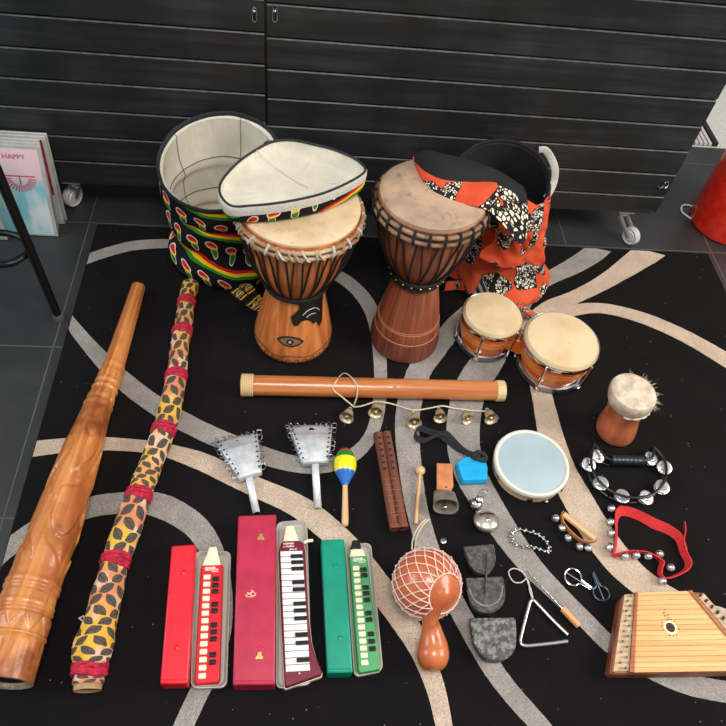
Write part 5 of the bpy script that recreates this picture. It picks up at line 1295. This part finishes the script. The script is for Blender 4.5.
melodica([(349.8, 556.5), (366.5, 555.5), (380.5, 669), (358.8, 673)], [[(352.5, 540), (359.8, 539.7), (361.5, 549.5), (350.5, 550)], [(350.6, 549.3), (363, 548.8), (366, 557), (349.3, 557.5)]], plain('green_melodica_shell', (74, 158, 98), .35), MT['ivory'],
         'pale green melodica with cream buttons and black mouthpiece, in the teal case', [(s4(213 + (612 - 213) * k / 14) - 556.3) / 115 for k in range(15)], [(s4(y) - 556.3) / 115 for y in (221, 247, 302, 328, 357, 414, 442, 502, 532, 562)], .30, .73, (MT['keyblack'], MT['ivory']), ('HOHNER', 'MELODICA', 'soprano'))
# maroon keyboard melodica
zt = RZ + .036; mm = thing('melodica', 'maroon melodica with a piano keyboard of black and white keys', 'melodica', G(297, 615, RZ), 'melodicas')
out = [(278.8, 551), (281.5, 543), (284, 541), (300, 540.5), (303.5, 543.5), (305.3, 552), (306.5, 580), (308.5, 615), (311, 640), (315, 655), (321.5, 671.5), (320.5, 674.5), (287.5, 686.5), (285.3, 686), (284.5, 672), (281.5, 615)]
q_ = xy(out, zt); cx = sum(p[0] for p in q_) / len(q_); cy = sum(p[1] for p in q_) / len(q_); wd = [(lerp(cx, p[0], 1.03) + .002 * (1 if p[0] > cx else -1), lerp(cy, p[1], 1.012)) for p in q_]
b = MB(); b.prism(wd, RZ + .006, RZ + .022); b.build('lower_shell', MT['ivory'], mm, bevel=.002)
b = MB(); b.prism([(lerp(p[0], w_[0], .6), lerp(p[1], w_[1], .6)) for p, w_ in zip(q_, wd)], RZ + .022, zt, top=q_); b.build('body', plain('maroon_shell', (112, 18, 42), .3), mm, bevel=.002)
for mq in ([(285.6, 526), (293.5, 525.3), (296.5, 534), (284.2, 534.5)], [(284, 534), (296.7, 533.5), (299, 541.5), (283, 542)]):
    b = MB(); b.prism(xy(mq, RZ + .028), RZ + .012, RZ + .03); b.build('mouthpiece', MT['ivory'], mm, bevel=.003)
kf = bfun([(280.2, 551.5), (302.2, 550.8), (310, 671), (286, 672.5)], zt)
nk_ = 19
for k in range(nk_):
    v0, v1 = k / nk_ + .003, (k + 1) / nk_ - .003; P4 = [kf(0, v0), kf(1, v0), kf(1, v1), kf(0, v1)]; b = MB(); b.prism([(p.x, p.y) for p in P4], zt - .002, zt + .003); b.build('white_key', MT['keywhite'], mm, bevel=.0006, seg=1)
for y in (209, 233, 258, 310, 337, 390, 415, 443, 500, 529, 587):
    v = (500 + y / 3.63 - 551) / 120.5; P4 = [kf(.46, v - .0165), kf(1.0, v - .0165), kf(1.0, v + .0165), kf(.46, v + .0165)]; b = MB(); b.prism([(p.x, p.y) for p in P4], zt + .002, zt + .0085); b.build('black_key', MT['keyblack'], mm, bevel=.0015)
xd = G(303, 545, zt) - G(281, 546, zt); yd = V((0, 1, 0))
for s__, sz, x, y in (('HOHNER', .0066, 283.3, 544.6), ('melodica', .0078, 283.3, 547.4), ('piano 27', .0056, 289.5, 550)): text('lettering', s__, sz, G(x, y, zt + .0004), xd, yd, MT['print'], mm, .0003, .0002)
b = MB(); b.tube(cr([G(x, y, z) for x, y, z in ((304, 543, RZ + .03), (308, 541, RZ + .03), (313, 540.5, RZ + .03))], 4), .0042, 12); b.lathe([(0, 0), (.002, 0), (.002, .001), (0, .001)], G(299.5, 673.5, zt), 10); b.build('air_button', MT['ivory'], mm)

# ================================================================ ZITHER
zt = RZ + .045
T = [(623.5, 593.2), (690.5, 591), (772, 670.5), (611.5, 673)]; fz = bfun(T, zt); c = fz(.5, .5)
zi = thing('zither', 'wooden lap zither with pale striped soundboard and round sound hole', 'zither', (c.x, c.y, RZ))
MT['zwood'] = wood('red_brown_zither_frame', (112, 60, 42), (150, 90, 62), .4, False, (30, 4, 30)); MT['zlight'] = None
m = M('spruce_soundboard', .45); v = m.vec((1.2, 40, 1)); n1 = m.noise(1, 4, .55, v, .1); n2 = m.noise(1, 2, .5, m.vec((3, 90, 1)))
cc = m.mix(n1.smooth(.35, .65), (206, 156, 92), (228, 184, 122)); m.col(m.mix(n2.smooth(.6, .8), cc, (184, 132, 72))); MT['spruce'] = m.mat
MT['pinblock'] = plain('pale_pin_block', (206, 176, 140), .5, 0, .15, .1, 60); MT['hinge'] = wood('orange_brown_strip', (150, 84, 48), (180, 112, 68), .4, False, (30, 3, 30))
P = [fz(-.0, .0), fz(1, 0), fz(1, 1), fz(0, 1)]
outl = [fz(.04, -.0), fz(1.0, 0), fz(1.18, .02), fz(1.02, .99), fz(.98, 1.01), fz(.02, 1.01), fz(.0, .99), fz(-.008, .95), fz(-.012, .08), fz(.01, .02)]
b = MB(); b.prism([(p.x, p.y) for p in outl], RZ + .001, zt - .006); b.build('body', MT['zwood'], zi, bevel=.003)
b = MB(); b.prism([(lerp(c.x, p.x, .985), lerp(c.y, p.y, .985)) for p in outl], zt - .006, zt - .001); b.build('deck', MT['zwood'], zi, bevel=.001)
def strip(u0, u1, v0, v1, z0, z1, nm, mt, u0b=None, u1b=None, par=None):
    P = [fz(u0, v0), fz(u1, v0), fz(u1b if u1b is not None else u1, v1), fz(u0b if u0b is not None else u0, v1)]
    b = MB(); b.prism([(p.x, p.y) for p in P], z0, z1); return b.build(nm, mt, par or zi, bevel=.001)
strip(.205, .985, .0, 1, zt - .001, zt + .002, 'soundboard', MT['spruce'], .135, .90)
strip(.16, .205, .0, 1, zt - .001, zt + .006, 'bridge_strip', MT['hinge'], .105, .135)
strip(.015, .16, .02, .98, zt - .001, zt + .001, 'pin_block', MT['pinblock'], .008, .105)
strip(.955, 1.01, .0, 1, zt + .001, zt + .006, 'bridge_strip', MT['hinge'], .885, .915)
strip(1.03, 1.15, .04, .98, zt - .004, zt + .001, 'pin_block', MT['pinblock'], .925, 1.0)
hcx = G(670, 627.7, zt); 
b = MB(); n = 40; b.lathe([(.0115, .0), (.0125, .0012), (.0165, .0012), (.0175, 0)], (hcx.x, hcx.y, zt + .002), n, caps=False); b.lathe([(0, .0004), (.0118, .0004)], (hcx.x, hcx.y, zt + .002), n, mi=1, caps=False)
for k in range(14):
    a = 2 * pi * k / 14 + .3
    if k % 4: b.lathe([(0, .0004), (.0016, .0003)], (hcx.x + .0215 * cos(a), hcx.y + .0215 * sin(a), zt + .0022), 8, mi=2, caps=False)
b.build('sound_hole', [MT['ivory'], plain('hole_brown', (58, 34, 22), .8), MT['ink']], zi)
b = MB()
for x, y, dx, dy in ((664, 610, .004, .001), (663, 613.5, .006, .003), (666.5, 615, .006, .0), (668, 617.5, .004, -.001), (664, 615, .003, -.004), (668.5, 620, .003, .002), (666.5, 621.5, .002, .003), (669.5, 622, -.001, .003)):
    p = G(x, y, zt + .0024); b.tube([p, p + V((dx * .6, dy, 0)), p + V((dx, dy * .4, 0))], .0008, 5)
b.build('printed_flourish', MT['ink'], zi)
b = MB(); bp = []
for k in range(15):
    v = .05 + k * .9 / 14
    p0 = fz(.03 + .0 * v, v) + V((0, 0, .008)); p1 = fz(1.06 - .08 * v, v) + V((0, 0, .006))
    q0 = fz(lerp(.185, .12, v), v) + V((0, 0, .007)); q1 = fz(lerp(.98, .90, v), v) + V((0, 0, .007))
    b.tube([p0, q0, q1, p1], .0003, 5, caps=False)
b.build('strings', MT['steel'], zi)
for k in range(15):
    v = .05 + k * .9 / 14
    p = fz((.06 if k % 2 else .10) - .02 * v, v); b = MB(); b.lathe([(.0028, 0), (.0028, .009), (.0022, .010)], (p.x, p.y, zt), 10); b.box((p.x, p.y, zt + .010), (.004, .004, .006), .4); b.build('tuning_pin', MT['steel'], zi)
for k in range(13):
    v = .06 + k * .9 / 12; p = fz(1.075 - .095 * v, v); b = MB(); b.box((p.x, p.y, zt + .002), (.009, .006, .006), .7); b.build('hitch_pin', MT['ink'], zi)

# ================================================================ LIGHT
W = bpy.data.worlds.new('daylight'); C.world = W; W.use_nodes = True; T_ = W.node_tree; bg = T_.nodes['Background']
tc = T_.nodes.new('ShaderNodeTexCoord'); sx = T_.nodes.new('ShaderNodeSeparateXYZ'); T_.links.new(tc.outputs['Generated'], sx.inputs[0])
cr_ = T_.nodes.new('ShaderNodeValToRGB'); T_.links.new(sx.outputs[2], cr_.inputs[0])
e = cr_.color_ramp.elements; e[0].position = 0.0; e[0].color = (.16, .16, .17, 1); e[1].position = .8; e[1].color = (.62, .61, .60, 1)
T_.links.new(cr_.outputs[0], bg.inputs[0]); bg.inputs[1].default_value = .75
def area(name, loc, tgt, sx_, sy_, power, col):
    l = bpy.data.lights.new(name, 'AREA'); l.shape = 'RECTANGLE'; l.size = sx_; l.size_y = sy_; l.energy = power; l.color = col
    o = bpy.data.objects.new(name, l); COL.objects.link(o); o.location = loc; d = (V(tgt) - V(loc)); o.rotation_euler = d.to_track_quat('-Z', 'Y').to_euler(); return o
area('window_light_warm', (3.4, .4, 2.3), (.4, 1.0, 0), 1.8, 1.6, 95, (1.0, .93, .85))
area('window_light_cool', (-3.2, 1.0, 2.2), (0, 1.2, .2), 1.8, 1.6, 50, (.84, .92, 1.0))
area('ceiling_light', (.2, .1, 3.2), (.2, 1.1, 0), 1.0, 1.0, 55, (1.0, .97, .93))
vs = C.view_settings; vs.view_transform = 'Standard'; vs.look = 'None'; vs.gamma = 1; vs.use_curve_mapping = False; vs.exposure = 0.15
C.cycles.max_bounces = 8
